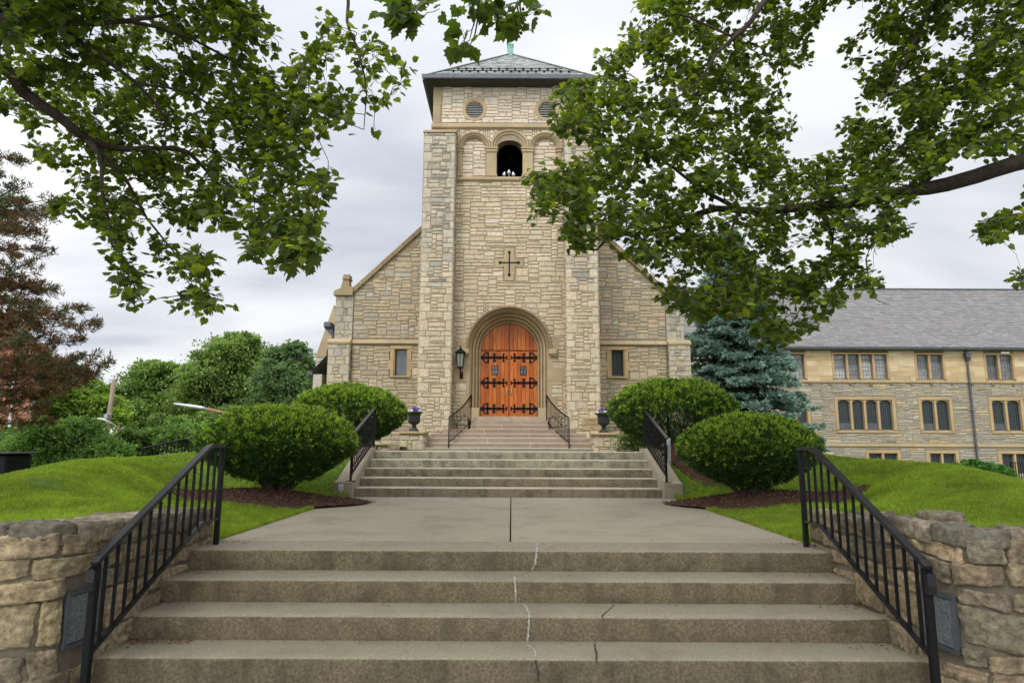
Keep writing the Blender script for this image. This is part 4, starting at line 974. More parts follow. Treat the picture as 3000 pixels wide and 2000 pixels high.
# ------------------------------------------------------------------ upper flight of jointed sandstone steps
t = thing('staircase', (XC, 16.9, .6), 'upper flight of jointed brown sandstone steps rising to the church doors', 'steps')
UT = [(1312.4, 1241, 1740), (1298, 1246, 1737), (1283, 1250.6, 1731), (1270.3, 1253.6, 1728), (1256.6, 1295, 1689.5), (1243.9, 1377, 1608), (1231, 1379, 1606)]
rs = random.Random(17); zprev = .45; us = MB(); gr = MB(); yy = [16.9+.315*k for k in range(7)]; uz = []
for k, (py, xl, xr) in enumerate(UT):
    y = yy[k]; z = Z(1490, py, y); xa, xb = X(xl, 1270, y), X(xr, 1270, y)
    if k < 4: xa -= .25*(k > 1); xb += .2*(k > 1)
    yb = min(YD+.1, y+2.2) if k > 4 else min(y+1.0, YT+.1)
    joints = [xa]+sorted(X(j, 1270, y) for j in ([1324, 1402], [1553, ], [1428], [1550], [1419], [1470, 1399], [1399])[k])+[xb]
    for a, b in zip(joints, joints[1:]): us.box((a+.005, y, zprev-.02 if k else .2), (b-.005, yb, z), jit((.29,.225,.155) if k else (.27,.235,.165), rs, .10), bev=.008)
    gr.box((xa+.004, y+.012, (zprev-.01 if k else .3)), (xb-.004, yb-.01, z-.004)); gr.box((xa+.01, yy[k]-.012 if k else y+.01, zprev-.0), (xb-.01, y+.02, zprev+.013)) if k else None
    zprev = z; uz.append(z)
us.box((X(1379,1230,YT), 19.1, zprev), (X(1606,1230,YT), YD+.15, sz-.0), (.36,.29,.21), bev=.008)
us.build('steps', M['stepstone'], t); gr.build('joints', M['grout'], t)
for s in (-1, 1):
    side = 'left' if s < 0 else 'right'
    px0, px1, ptop = (1174, 1240, 1261.5) if s < 0 else (1742, 1808, 1265.5)
    a, b = X(px0, 1290, 16.85), X(px1, 1290, 16.85); zt = Z(px0, ptop, 16.8)
    t = thing('pedestal', ((a+b)/2, 17.1, .6), 'low stone pedestal with slab top under the %s urn' % side, 'pedestal', 'stone pedestals flanking the upper steps')
    mb = MB(); ashlar(mb, front(a, .4, 16.85), b-a, zt-.09-.4, lambda u, v: True, 230+s, CREAM, cu=.055, cv=.05, quoin=1, wmax=6)
    for xs, sg in ((a, -1), (b, 1)): ashlar(mb, (lambda u, v, d, xs=xs, sg=sg: (xs+sg*d, 16.85+u, .4+v)), .62, zt-.09-.4, lambda u, v: True, 233, CREAM)
    mb.box((a, 16.851, .3), (b, 17.5, zt-.09), (.3,.26,.19)); mb.build('masonry', M['stone'], t)
    mb = MB(); mb.box((a-.05, 16.79, zt-.085), (b+.05, 17.55, zt-.01), (.95,.9,.85), bev=.02); mb.build('cap_slab', M['trim'], t)
    # low wall curving back from the pedestal to the buttress
    mb = MB(); e = b if s < 0 else a
    for k in range(7):
        y0 = 17.5+k*.24; x0 = e-s*.02-s*.05*math.sin(k/6*3.14)*3; x1 = x0+s*.42; mb.box((x0, y0, .3), (x1, y0+.235, zt-.04-.01*k), jit(rs.choice(CREAM), rs, .1), bev=.03)
    mb.build('low_wall', M['stone'], t)
    # urn
    uc = X(1213, 1240, 17.1) if s < 0 else X(1769, 1240, 17.1)
    u = thing('urn', (uc, 17.12, zt-.01), 'dark cast urn of violet and white flowers on the %s pedestal' % side, 'urn', 'flower urns flanking the church steps')
    pr = [(.135,0),(.135,.035),(.115,.04),(.105,.06),(.075,.08),(.06,.11),(.068,.125),(.05,.14),(.055,.17),(.11,.205),(.16,.25),(.168,.275),(.15,.29),(.155,.30),(.152,.38),(.165,.44),(.185,.475),(.235,.49),(.24,.50),(.235,.512),(.17,.508),(.15,.47),(0,.46)]
    mb = MB(); mb.lathe([(r_, z*.98) for r_, z in pr], (uc, 17.12, zt-.01), 28); mb.build('bowl', M['urn'], u, smooth=True, angle=40)
    mb = MB(); rf = random.Random(4+s); fl = MB()
    for i in range(220):
        a_, r_ = rf.uniform(0, 6.28), .19*math.sqrt(rf.random()); p = Vector((uc+r_*math.cos(a_), 17.12+r_*math.sin(a_), zt+.47+.08*rf.random()*(1.2-r_*4))); d = Vector((rf.uniform(-1, 1), rf.uniform(-1, 1), rf.uniform(0, 1))).normalized()*.03; e_ = d.cross(Vector((rf.uniform(-1, 1), .3, .6))).normalized()*.012
        mb.poly([p-d, p+e_, p+d, p-e_], jit((.10,.22,.02), rf, .3))
    mb.build('foliage', M['farleaf'], u)
    for i in range(46):
        a_ = rf.uniform(0, 6.28); r_ = rf.uniform(.0, .20); viol = (abs(r_*math.cos(a_)-s*-.03) < .11 and rf.random() < .85)
        p = Vector((uc+r_*math.cos(a_), 17.12+r_*math.sin(a_), zt+(.56 if viol else .515)+.05*rf.random()-r_*.15)); c = jit(rf.choice([(.12,.05,.42),(.25,.18,.6),(.07,.02,.22)]) if viol else (.75,.74,.78), rf, .15)
        nrm = Vector((rf.uniform(-.6, .6), -1, rf.uniform(.1, .8))).normalized(); ax = nrm.cross(Vector((0, 0, 1))).normalized(); ay = nrm.cross(ax)
        for k in range(5): th = k*1.257; c1 = p+(ax*math.cos(th)+ay*math.sin(th))*.014; fl.poly([c1+(ax*math.cos(th+q)+ay*math.sin(th+q))*.015+nrm*.004*math.cos(q*2) for q in (0, 1.26, 2.5, 3.77, 5.0)], c)
    fl.build('flowers', M['flower'], u)
# entry rails beside the upper steps
for s in (-1, 1):
    side = 'left' if s < 0 else 'right'
    x0, x1 = (X(1315, 1270, 17.15), X(1380, 1200, 19.0)) if s < 0 else (X(1667, 1270, 17.15), X(1600.5, 1200, 19.0))
    y0, y1 = 17.15, 18.95
    t = thing('handrail', (x0, y0, uz[0]), 'curved black wrought iron handrail on the %s of the church steps' % side, 'handrail', 'curved handrails by the church doors')
    za0, za1 = Z(1315, 1222, y0), Z(1380, 1156, y1); zb0, zb1 = Z(1315, 1295, y0), Z(1380, 1234, y1)
    xx = lambda f: x0+(x1-x0)*f; yf = lambda f: y0+(y1-y0)*f
    ztf = lambda f: za0+(za1-za0)*(.72*f+.28*f**3.2); zbf = lambda f: zb0+(zb1-zb0)*(.85*f+.15*f*f)
    mb = MB(); pts = [(xx(f/14), yf(f/14), ztf(f/14)) for f in range(15)]; mb.tube(pts, 0, sq=(.018, .011)); 
    sc_ = [(x1+s*(.05+.045*math.cos(a)), y1, ztf(1)-.13+.045*math.sin(a)) for a in [i*.5 for i in range(-1, 9)]]; mb.tube(sc_+[(x1, y1, ztf(1)-.28)], .008, 5); mb.build('top_rail', M['iron'], t)
    mb = MB(); mb.tube([(xx(f/8), yf(f/8), zbf(f/8)) for f in range(9)], 0, sq=(.012, .007)); mb.build('bottom_rail', M['iron'], t)
    for f, zb_ in ((0, uz[0]), (1, uz[6] if len(uz) > 6 else sz)):
        mb = MB(); mb.box((xx(f)-.014, yf(f)-.014, zb_), (xx(f)+.014, yf(f)+.014, ztf(f))); mb.build('post', M['iron'], t)
    for i in range(1, 16):
        f = i/16; mb = MB(); z0, z1 = zbf(f), ztf(f); mb.box((xx(f)-.007, yf(f)-.007, z0), (xx(f)+.007, yf(f)+.007, z1))
        if 4 < i < 13 and i % 2: 
            zc_ = (z0+z1)/2; mb.tube([(xx(f)+.025*math.cos(a), yf(f)+.035*math.cos(a), zc_+.035*math.sin(a)) for a in [q*.7 for q in range(10)]], .006, 4)
        mb.build('baluster', M['iron'], t)
    
# bollard pipe with a small lantern right of the middle steps, small light box on the left
b0 = P(1962, 1396, 12.0)
t = thing('bollard', (b0.x, 12.0, b0.z), 'grey pipe bollard carrying a small lantern beside the right cheek wall', 'bollard')
zt = Z(1962, 1283, 12.0); mb = MB(); mb.lathe([(.034, 0), (.034, zt-b0.z-.05), (.038, zt-b0.z-.05), (.038, zt-b0.z-.01), (.03, zt-b0.z), (0, zt-b0.z)], (b0.x, 12.0, b0.z), 16); mb.build('pipe', M['silver'], t, smooth=True, angle=40)
l0 = P(1945, 1300, 12.0); mb = MB(); mb.box((l0.x-.055, 11.93, l0.z-.02), (l0.x+.05, 12.05, l0.z+.01)); mb.prism([(l0.x-.05, 11.93, l0.z-.02), (l0.x+.04, 11.93, l0.z-.02), (l0.x+.02, 11.95, l0.z-.24), (l0.x-.02, 11.95, l0.z-.24)], (0, .1, 0)); mb.tube([(l0.x, 12, l0.z), (b0.x, 12, l0.z+.01)], .012, 6); mb.build('lamp_head', M['silver'], t)
g = P(999, 1427, 10.9); t2 = MB(); t2.box((g.x-.04, 10.85, g.z-.06), (g.x+.04, 11.0, g.z+.05), bev=.01); t2.box((g.x-.012, 10.9, g.z-.2), (g.x+.012, 10.94, g.z-.06)); o = t2.build('ground_light', M['silver'], base=(g.x, 10.9, g.z-.2)); tag(o, 'small grey light box on the grass beside the left cheek wall', 'ground light')
# ------------------------------------------------------------------ parish hall on the right
YH = 36.0
hall = thing('parish_hall', (P(2500, 1300, YH).x, YH, -1), 'long two storey stone hall with grey slate roof and mullioned windows beyond the right lawn', 'building')
hx0, hx1 = X(1975, 1150, YH), X(3330, 1150, YH)
z_e = Z(2660, 1021, YH); z_b = Z(2660, 1118, YH); z_s = Z(2660, 1306, YH); z_g = -1.6
hwins = []
def hz(py): return Z(2660, py, YH)
UPW = [(2310, 2357, 1), (2444, 2599.5, 4), (2686.6, 2763, 2), (2890, 2967, 2), (3060, 3140, 2)]
LOW = [(2300, 2366, 2), (2456, 2616, 4), (2702, 2784, 2), (2908.6, 2993, 2), (3090, 3175, 2)]
BAS = [(2545, 2629, 2), (2721, 2799, 2), (2932, 3014, 2)]
def spanx(a, b, py): return X(a, py, YH), X(b, py, YH)
openings = []
for a, b, n in UPW: x0, x1 = spanx(a, b, 1075); openings.append((x0, x1, hz(1110), hz(1038.5), n, 'u'))
for a, b, n in LOW: x0, x1 = spanx(a, b, 1215); openings.append((x0, x1, hz(1259), hz(1171), n, 'l'))
for a, b, n in BAS: x0, x1 = spanx(a, b, 1326); openings.append((x0, x1, hz(1385), hz(1327), n, 'b'))
def hmask(x, z):
    for (a, b, c, d, n, k) in openings:
        if k != 'u' and a-.2 < x < b+.2 and c-.2 < z < d+.22: return False
    return not (z_s-.14 < z < z_s+.14)
mb = MB(); ashlar(mb, front(hx0, z_g, YH), hx1-hx0, z_b-z_g, lambda u, v: hmask(u+hx0, v+z_g), 300, HALL*4+[(.48,.37,.21),(.44,.33,.19),(.50,.45,.37)], cu=.10, cv=.052, gap=.006, wmax=8, big=.05, proud=(.012,.035))
mb.build('rubble_wall', M['stone'], hall)
mb = MB(); strips(hx0, hx1, z_g, z_b, [ (lambda x, o=o: (o[2]-.05, o[3]+.05) if o[0]-.05 < x < o[1]+.05 and o[5] != 'u' else None) for o in openings if o[5] != 'u'], YH, .35)
for xs in (hx0, hx1): mb.poly([(xs, YH, z_g), (xs, YH+11, z_g), (xs, YH+11, z_e), (xs, YH, z_e)])
mb.build('wall_core', M['mortar'], hall)
mb = MB(); rh = random.Random(77); HS = [(.50,.38,.22),(.46,.34,.19),(.54,.43,.27),(.43,.31,.17)]
zr_ = z_b+.02
while zr_ < z_e-.02:                 # smooth sandstone upper storey, laid in courses of blocks
    hh = min(.28, z_e-zr_); x = hx0-rh.uniform(0, .8)
    while x < hx1:
        w_ = rh.uniform(.6, 1.5); a, b = max(hx0, x), min(hx1, x+w_); x += w_
        if b-a < .05: continue
        segs = [(a, b)]
        for o in openings:
            if o[5] == 'u' and zr_+hh > o[2]-.1 and zr_ < o[3]+.1:
                ns = []
                for p, q in segs:
                    if q <= o[0]-.12 or p >= o[1]+.12: ns.append((p, q)); continue
                    if p < o[0]-.12: ns.append((p, o[0]-.12))
                    if q > o[1]+.12: ns.append((o[1]+.12, q))
                segs = ns
        c = jit(rh.choice(HS), rh, .06)
        for p, q in segs: mb.box((p+.002, YH-.02, zr_+.002), (q-.002, YH+.25, zr_+hh-.002), c)
    zr_ += hh
mb.build('sandstone_wall', M['ashlar'], hall)
mb = MB(); mb.col = TRIM
mb.prism([(hx0, YH+.02, z_b+.05), (hx0, YH-.09, z_b+.02), (hx0, YH-.09, z_b-.05), (hx0, YH+.02, z_b-.08)], (hx1-hx0, 0, 0)); mb.prism([(hx0, YH+.02, z_s+.14), (hx0, YH-.05, z_s+.10), (hx0, YH-.07, z_s-.02), (hx0, YH+.02, z_s-.12)], (hx1-hx0, 0, 0)); mb.build('string_course', M['trim'], hall)
mb = MB(); x = hx0+.7
while x < hx1: mb.box((x, YH-.08, z_b-.19), (x+.14, YH+.02, z_b-.081), (.5,.45,.38)); x += 1.12
mb.build('corbels', M['trim'], hall)
for (a, b, c, d, n, k) in openings:
    if b < X(2290, 1200, YH): continue
    m_ = .16 if k != 'u' else .11; mb = MB(); mb.col = (1.12,.98,.85) if k == 'u' else (1.1,1,.88)
    mb.box((a-m_, YH-.03, d), (b+m_, YH+.22, d+m_)); mb.box((a-m_, YH-.03, c-.002), (a, YH+.22, d-.002)); mb.box((b, YH-.03, c-.002), (b+m_, YH+.22, d-.002))
    mb.prism([(a-m_, YH-.05, c-.16), (a-m_, YH-.05, c-.06), (a-m_, YH+.2, c), (a-m_, YH+.2, c-.16)], (b-a+2*m_, 0, 0))
    lw = (b-a)/n; lights = []
    for i in range(n):
        xa, xb = a+i*lw+(.06 if i else 0), a+(i+1)*lw-(.06 if i < n-1 else 0); lights.append((xa, xb))
        if i: mb.box((a+i*lw-.06, YH+.0, c), (a+i*lw+.06, YH+.22, d))
        if k == 'l':   # cambered heads
            ns = 6
            for q in range(ns):
                u0, u1 = xa+(xb-xa)*q/ns, xa+(xb-xa)*(q+1)/ns; g_ = lambda u: d-.02-.15*abs(2*(u-xa)/(xb-xa)-1)**2.2
                mb.prism([(u0, YH+.05, d+.001), (u1, YH+.05, d+.001), (u1, YH+.05, g_(u1)), (u0, YH+.05, g_(u0))], (0, .16, 0))
    wo = mb.build('window', M['trim'], hall, base=((a+b)/2, YH, c))
    for xa, xb in lights:
        mb = MB(); g0 = rh.choice((.10,.16,.24,.30,.36)) if a < X(2850, 1, YH) else rh.uniform(.45, .6); zm = d-(d-c)*rh.choice((.3, .45, .0, .6)); mb.poly([(xa, YH+.17, c), (xb, YH+.17, c), (xb, YH+.17, zm), (xa, YH+.17, zm)], (g0, g0, g0*.95)); mb.poly([(xa, YH+.17, zm), (xb, YH+.17, zm), (xb, YH+.17, d), (xa, YH+.17, d)], (g0*.5, g0*.5, g0*.5)); mb.build('pane', M['curtain_refl'] if k == 'u' else M['leadglass'], wo)  # varied reflections painted as pane colours; right-hand panes pale with curtains
        mb = MB(); e_ = .035
        for q in ((xa, xa+e_, c, d), (xb-e_, xb, c, d), (xa+e_, xb-e_, c, c+e_), (xa+e_, xb-e_, d-e_, d)): mb.box((q[0], YH+.13, q[2]), (q[1], YH+.168, q[3]))
        if k == 'u':
            mb.box((xa+e_, YH+.14, d-.32), (xb-e_, YH+.165, d-.28)); nx, nz, th = 4, 6, .007
        else: nx, nz, th = 6, 12, .006
        for i in range(1, nx): x = xa+(xb-xa)*i/nx; mb.box((x-th, YH+.158, c+e_), (x+th, YH+.1665, d-e_))
        for i in range(1, nz): z = c+(d-c)*i/nz; mb.box((xa+e_, YH+.157, z-th), (xb-e_, YH+.1655, z+th))
        mb.build('leading', M['came'], wo)
        if k == 'l' and lights.index((xa, xb)) % 2 == 0:
            mb = MB(); mb.box((xa+.02, YH+.10, c+.01), (xb-.02, YH+.125, c+.36)); mb.build('vent_panel', M['lead'], wo)
rz = Z(2660, 848.5, YH+5.2); ry = YH+5.2
mb = MB(); a = Vector((hx0, YH-.35, z_e+.02)); s_ = Vector((0, ry-a.y, rz-a.z)); u_ = Vector((1, 0, 0))
mb.poly([(hx0, YH-.35, z_e), (hx1, YH-.35, z_e), (hx1, ry, rz-.02), (hx0, ry, rz-.02)], (.1,.1,.1)); mb.poly([(hx0, YH+11, z_e), (hx1, YH+11, z_e), (hx1, ry, rz-.02), (hx0, ry, rz-.02)], (.2,.2,.2))
slates(mb, a, u_, s_, hx1-hx0, s_.length, lambda u, v: True, 310, [(.160,.154,.150),(.145,.140,.138),(.178,.170,.166),(.155,.151,.150),(.172,.160,.150)], .34, .20, .016); hr = mb.build('roof', M['slate'], hall)
mb = MB(); mb.tube([(hx0, ry, rz+.03), (hx1, ry, rz+.03)], .07, 6); mb.build('ridge_cap', M['lead'], hr)
mb = MB(); mb.prism([(hx0, YH-.36, z_e+.05), (hx0, YH-.46, z_e+.04), (hx0, YH-.44, z_e-.09), (hx0, YH-.03, z_e-.12), (hx0, YH-.03, z_e-.02)], (hx1-hx0, 0, 0)); mb.build('gutter', M['lead'], hr)
for px in (2828, 3250):
    mb = MB(); x = X(px, 1040, YH); mb.box((x-.13, YH-.28, z_e-.50), (x+.13, YH-.04, z_e-.32), bev=.02); mb.prism([(x-.13, YH-.28, z_e-.50), (x+.13, YH-.28, z_e-.50), (x+.07, YH-.2, z_e-.68), (x-.07, YH-.2, z_e-.68)], (0, .16, 0)); mb.box((x-.17, YH-.30, z_e-.32), (x+.17, YH-.03, z_e-.27)); mb.tube([(x, YH-.12, z_e-.1), (x, YH-.12, z_g)], .06, 8)
    for z in (z_b-.1, z_b-1.6, z_s): mb.tube([(x, YH-.12, z), (x, YH-.12, z+.07)], .085, 8)
    mb.build('downpipe', M['lead'], hall)
# low cream wing between church and hall
o_ = MB(); a = P(1985, 985, 30); b = P(2060, 1010, 30); o_.box((a.x, 30, -1.5), (b.x, 35.9, P(2000, 978, 30).z), (.62,.52,.34)); o = o_.build('link_building', M['ashlar'], base=((a.x+b.x)/2, 30, -1.5)); tag(o, 'pale sandstone link block behind the blue spruce beside the church', 'building')

# ------------------------------------------------------------------ brick house far left
YR = 27.0
hs = thing('brick_house', (X(101, 1100, YR), YR, -1), 'red brick house with gabled roof behind the brown pine', 'house')
xr_ = X(101, 1100, YR); xl_ = xr_-9; ze_ = Z(110, 1002, YR)
mb = MB(); rb = random.Random(9); BR = [(.44,.17,.10),(.38,.14,.08),(.48,.20,.12),(.40,.155,.10)]
xpk = xr_-4.6; zpk = ze_+3.4
wbx = (X(36, 1150, YR), X(56, 1150, YR)); 
z = -1.0
while z < zpk:
    xlim = xr_ if z < ze_ else xr_-(z-ze_)/(zpk-ze_)*(xr_-xpk); x = xpk-3.5-(.11 if int(z/.075) % 2 else 0)
    while x < xlim-.05:
        x2 = min(x+.215, xlim); mb.box((x, YR-.012, z), (x2-.012, YR+.02, z+.063), jit(rb.choice(BR), rb, .15)); x += .227
    z += .075
mb.build('brick_wall', M['brick'], hs)
mb = MB(); mb.prism([(xl_, YR, -1.5), (xr_-.01, YR, -1.5), (xr_-.01, YR, ze_), (xpk, YR, zpk), (xl_, YR, ze_)], (0, 9, 0), (.42,.38,.33)); mb.build('wall_core', M['brick'], hs)
mb = MB(); e = .5; 
for s, xe in ((1, xr_+e), (-1, xl_-e)):
    p0, p1 = Vector((xe, YR-.45, ze_-e*.74)), Vector((xpk, YR-.45, zpk+.05)); u_ = Vector((0, 9.9, 0)); mb.poly([p0, p0+u_, p1+u_, p1], (.12,.12,.12))
    slates(mb, p0+Vector((0, 0, .02)), Vector((0, 1, 0)), p1-p0, 9.9, (p1-p0).length, lambda a, b: True, 320, [(.16,.15,.15),(.2,.19,.18)], .3, .2)
rr_ = mb.build('roof', M['slate'], hs)
mb = MB()
for xe in (xr_+e, xl_-e):
    p0, p1 = Vector((xe, YR-.5, ze_-e*.74)), Vector((xpk, YR-.5, zpk+.05)); mb.prism([p0, p1, p1-Vector((0, 0, .24)), p0-Vector((0, 0, .24))], (0, .06, 0), (1, 1, 1))
mb.build('bargeboard', mat('grey_board', (.20,.18,.16), .7, .2, 5), rr_)
mb = MB(); w0 = X(40, 1200, YR); mb.tube([(w0, YR-.08, Z(50, 1060, YR)), (w0+.1, YR-.08, 0)], .05, 8); mb.build('downpipe', M['white'], hs)
mb = MB(); mb.box((X(-5,1,YR), YR-.03, Z(30, 1330, YR)), (X(14, 1, YR), YR+.02, Z(30, 1255, YR))); mb.build('window', M['glass'], hs)
hs.rotation_euler = (0, 0, R(35))
# dark letter box / bin at the far left edge
q0 = P(0, 1400, 10.5)
t = thing('trash_bin', (q0.x-.05, 10.5, q0.z-.4), 'black bin half hidden at the far left beside the shrubs', 'bin')
mb = MB(); a = P(30, 1380, 10.5).x; zt = P(0, 1330, 10.5).z; mb.box((a-.55, 10.4, q0.z-.4), (a, 10.95, zt), bev=.03); mb.build('body', M['iron'], t)
mb = MB(); mb.box((a-.6, 10.34, zt+.002), (a+.08, 11.0, zt+.035), bev=.02); mb.build('lid', M['iron2'], t)

# ------------------------------------------------------------------ poles and street lamps
a = P(313, 1262, 30); b = P(334, 1112, 30)
t = thing('utility_pole', (a.x-(b.x-a.x)*.55, 30, -1.2), 'leaning weathered wooden utility pole in front of the trees', 'utility pole')
base = Vector((a.x-(b.x-a.x)*.55, 30, -1.2)); mb = MB(); mb.tube([base, a, b], [.115, .105, .09], 12); mb.build('shaft', M['pole'], t, smooth=True)
mb = MB(); q = P(314, 1219, 29.8); mb.box((q.x-.10, 29.7, q.z-.12), (q.x+.06, 29.85, q.z+.09)); mb.box((q.x-.05, 29.72, q.z+.10), (q.x+.25, 29.78, q.z+.13)); mb.build('meter_box', M['silver'], t)
mb = MB(); q0 = P(332, 1160, 30); q1 = P(385, 1172, 55); mb.tube([q0+(q1-q0)*i/8-Vector((0, 0, .5*math.sin(i/8*3.14))) for i in range(9)], .02, 5); mb.build('wire', M['silver'], t)
def street_lamp(pix, Y, lab, k=1.0):
    p = [P(x, y, Y) for x, y in pix]; base = Vector((p[-1].x+.6, Y, -1.2))
    t = thing('street_lamp', base, lab, 'street lamp', 'street lamps beyond the lawn')
    mb = MB(); mb.tube([base, Vector((base.x, Y, p[-1].z-.4)), p[-1]], [.12, .1, .07], 8); mb.build('pole', M['orange'], t)
    mb = MB(); mb.tube(p[2:], .055*k, 8); mb.build('arm', M['orange'], t)
    mb = MB(); mb.tube([p[0], p[0]+(p[1]-p[0])*.12, p[0]+(p[1]-p[0])*.6, p[1], p[2]], [.03*k, .05*k, .075*k, .075*k, .05*k], 10); mb.build('lamp_head', M['silver'], t, smooth=True)
street_lamp([(508, 1182), (590, 1194), (604, 1197), (640, 1205), (664, 1210)], 26, 'street lamp with long silver head and rusty arm above the yew bush')
street_lamp([(273, 1226), (300, 1227), (332, 1242), (340, 1250), (350, 1258)], 24, 'small silver street lamp behind the leafy shrubs below the wooden pole', .5)
# far rails
def far_rail(pt, Y0, Y1, n, lab, hh):
    p0, p1 = P(*pt[0], Y0), P(*pt[1], Y1); t = thing('handrail', (p0.x, p0.y, p0.z-hh), lab, 'handrail', 'railings beyond the lawn crests')
    mb = MB(); mb.tube([p0, p1], 0, sq=(.022, .014)); mb.build('top_rail', M['iron'], t)
    for i in range(n+1):
        q = p0+(p1-p0)*i/n; r = .02 if i in (0, n) else .009; mb = MB(); mb.box((q.x-r, q.y-r, q.z-hh), (q.x+r, q.y+r, q.z)); mb.build('post' if i in (0, n) else 'baluster', M['iron'], t)
far_rail([(418, 1313), (575, 1278)], 13.6, 15.6, 14, 'black railing climbing behind the crest of the left lawn', 1.0)
far_rail([(2960, 1354), (3060, 1356)], 24, 24, 14, 'black railing by the basement windows at the far right', 1.1)

# ------------------------------------------------------------------ foliage engines
def unit(r, n):
    v = r.normal(size=(n, 3)); return v/np.linalg.norm(v, axis=1, keepdims=True)
def blades(name, base, d, side, Lw, Ww, cols, m, parent, bend=None):
    "one diamond-shaped leaf/needle bundle per row: base point, direction, side vector"
    n = len(base); tip = base+d*Lw[:, None]; midp = base+d*(Lw*.45)[:, None]
    if bend is not None: tip = tip+bend
    V = np.stack([base, midp+side*Ww[:, None], tip, midp-side*Ww[:, None]], 1).reshape(-1, 3)
    Fs = np.arange(n*4).reshape(n, 4); return np_mesh(name, V, Fs, cols, m, parent)
def yew(cx, cy, zb, w, h, seed, lab, stem=True, ntuft=15000, tone=1.0, squash=1.0, bed=True):
    r = np.random.default_rng(seed); rx = w/2
    base_ = Vector((cx, cy, zb)); t = thing('yew_bush', base_, lab, 'bush', 'clipped yew bushes by the steps')
    # trunk of many stems
    mb = MB(); rr = random.Random(seed)
    for i in range(16):
        a = rr.uniform(0, 6.28); e = rr.uniform(.3, .75); p = Vector((cx+.10*math.cos(a)*rr.random(), cy+.10*math.sin(a)*rr.random(), zb-.05)); q = Vector((cx+rx*e*math.cos(a), cy+rx*e*math.sin(a), zb+h*rr.uniform(.3, .6))); m1 = p+(q-p)*.4+Vector((0, 0, .06)); mb.tube([p, m1, q, q+(q-m1)*.3+Vector((0, 0, .15))], [.045, .03, .018, .008], 6)
    mb.build('stems', M['bark'], t)
    n = ntuft; u = r.uniform(-1, 1, n); u = np.where(r.random(n) < .25, np.abs(u), u); ph = r.uniform(0, 6.283, n)
    rad = np.sqrt(1-u*u); D = np.stack([rad*np.cos(ph), rad*np.sin(ph), u], 1)
    depth = r.exponential(.075, n).clip(0, .55)
    lump = np.array([noise.noise(Vector((d[0]*2.6+seed, d[1]*2.6, d[2]*2.6)))*.07+noise.noise(Vector((d[0]*7+seed, d[1]*7, d[2]*7)))*.06 for d in D])
    s = 1-depth+lump+np.where(r.random(n) < .035, r.uniform(.02, .075, n), 0)
    zc = zb+h*.56; hz_u, hz_d = h*.44, h*.44
    vz = np.where(D[:, 2] > 0, D[:, 2]*hz_u, 0)
    low = D[:, 2] < 0; dn = -D[:, 2]
    prof = np.where(low, 1.0, 1.0)
    # superellipse underside tapering to the stems
    xy = D[:, :2]*np.where(low, (1-dn**2.2*.12)/np.maximum(rad, .25)*np.maximum(rad, .25), 1)[:, None]
    Pp = np.zeros((n, 3)); xy = xy*np.where(low, 1-.26*np.clip(dn, 0, 1)**1.4, 1)[:, None]; Pp[:, 0] = cx+xy[:, 0]*rx*s; Pp[:, 1] = cy+xy[:, 1]*rx*s*squash; Pp[:, 2] = np.where(low, zc-dn**1.05*hz_d*s, zc+vz*s)
    keep = np.ones(n, bool)
    if stem: keep = ~((Pp[:, 2] < zb+.10) & (r.random(n) < .9)); keep &= ~(low & (dn > .75) & (r.random(n) < .45))
    Pp, D, depth, u = Pp[keep], D[keep], depth[keep], u[keep]; n = len(Pp)
    k = 11
    B = np.repeat(Pp, k, 0)+r.normal(size=(n*k, 3))*.014; Dk = np.repeat(D*np.array([.9, .9, .8])+np.array([0, 0, .45]), k, 0)+r.normal(size=(n*k, 3))*.55
    Dk /= np.linalg.norm(Dk, axis=1, keepdims=True); sd_ = np.cross(Dk, unit(r, n*k)); sd_ /= np.linalg.norm(sd_, axis=1, keepdims=True)
    # young yellow-green shoots outermost, old deep green inside; tops lit, undersides shaded by colour
    fresh_lit = (r.random(n) < np.clip(.80-depth*8, .02, 1)*np.clip(.42+u*.9, .10, 1)); cb = np.where(fresh_lit[:, None], np.array([.225, .335, .04]), np.array([.034, .080, .016]))*r.uniform(.7, 1.3, (n, 1))*tone
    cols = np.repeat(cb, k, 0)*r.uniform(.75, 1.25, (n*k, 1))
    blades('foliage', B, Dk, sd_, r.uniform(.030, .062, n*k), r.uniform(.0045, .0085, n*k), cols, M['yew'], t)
    return t
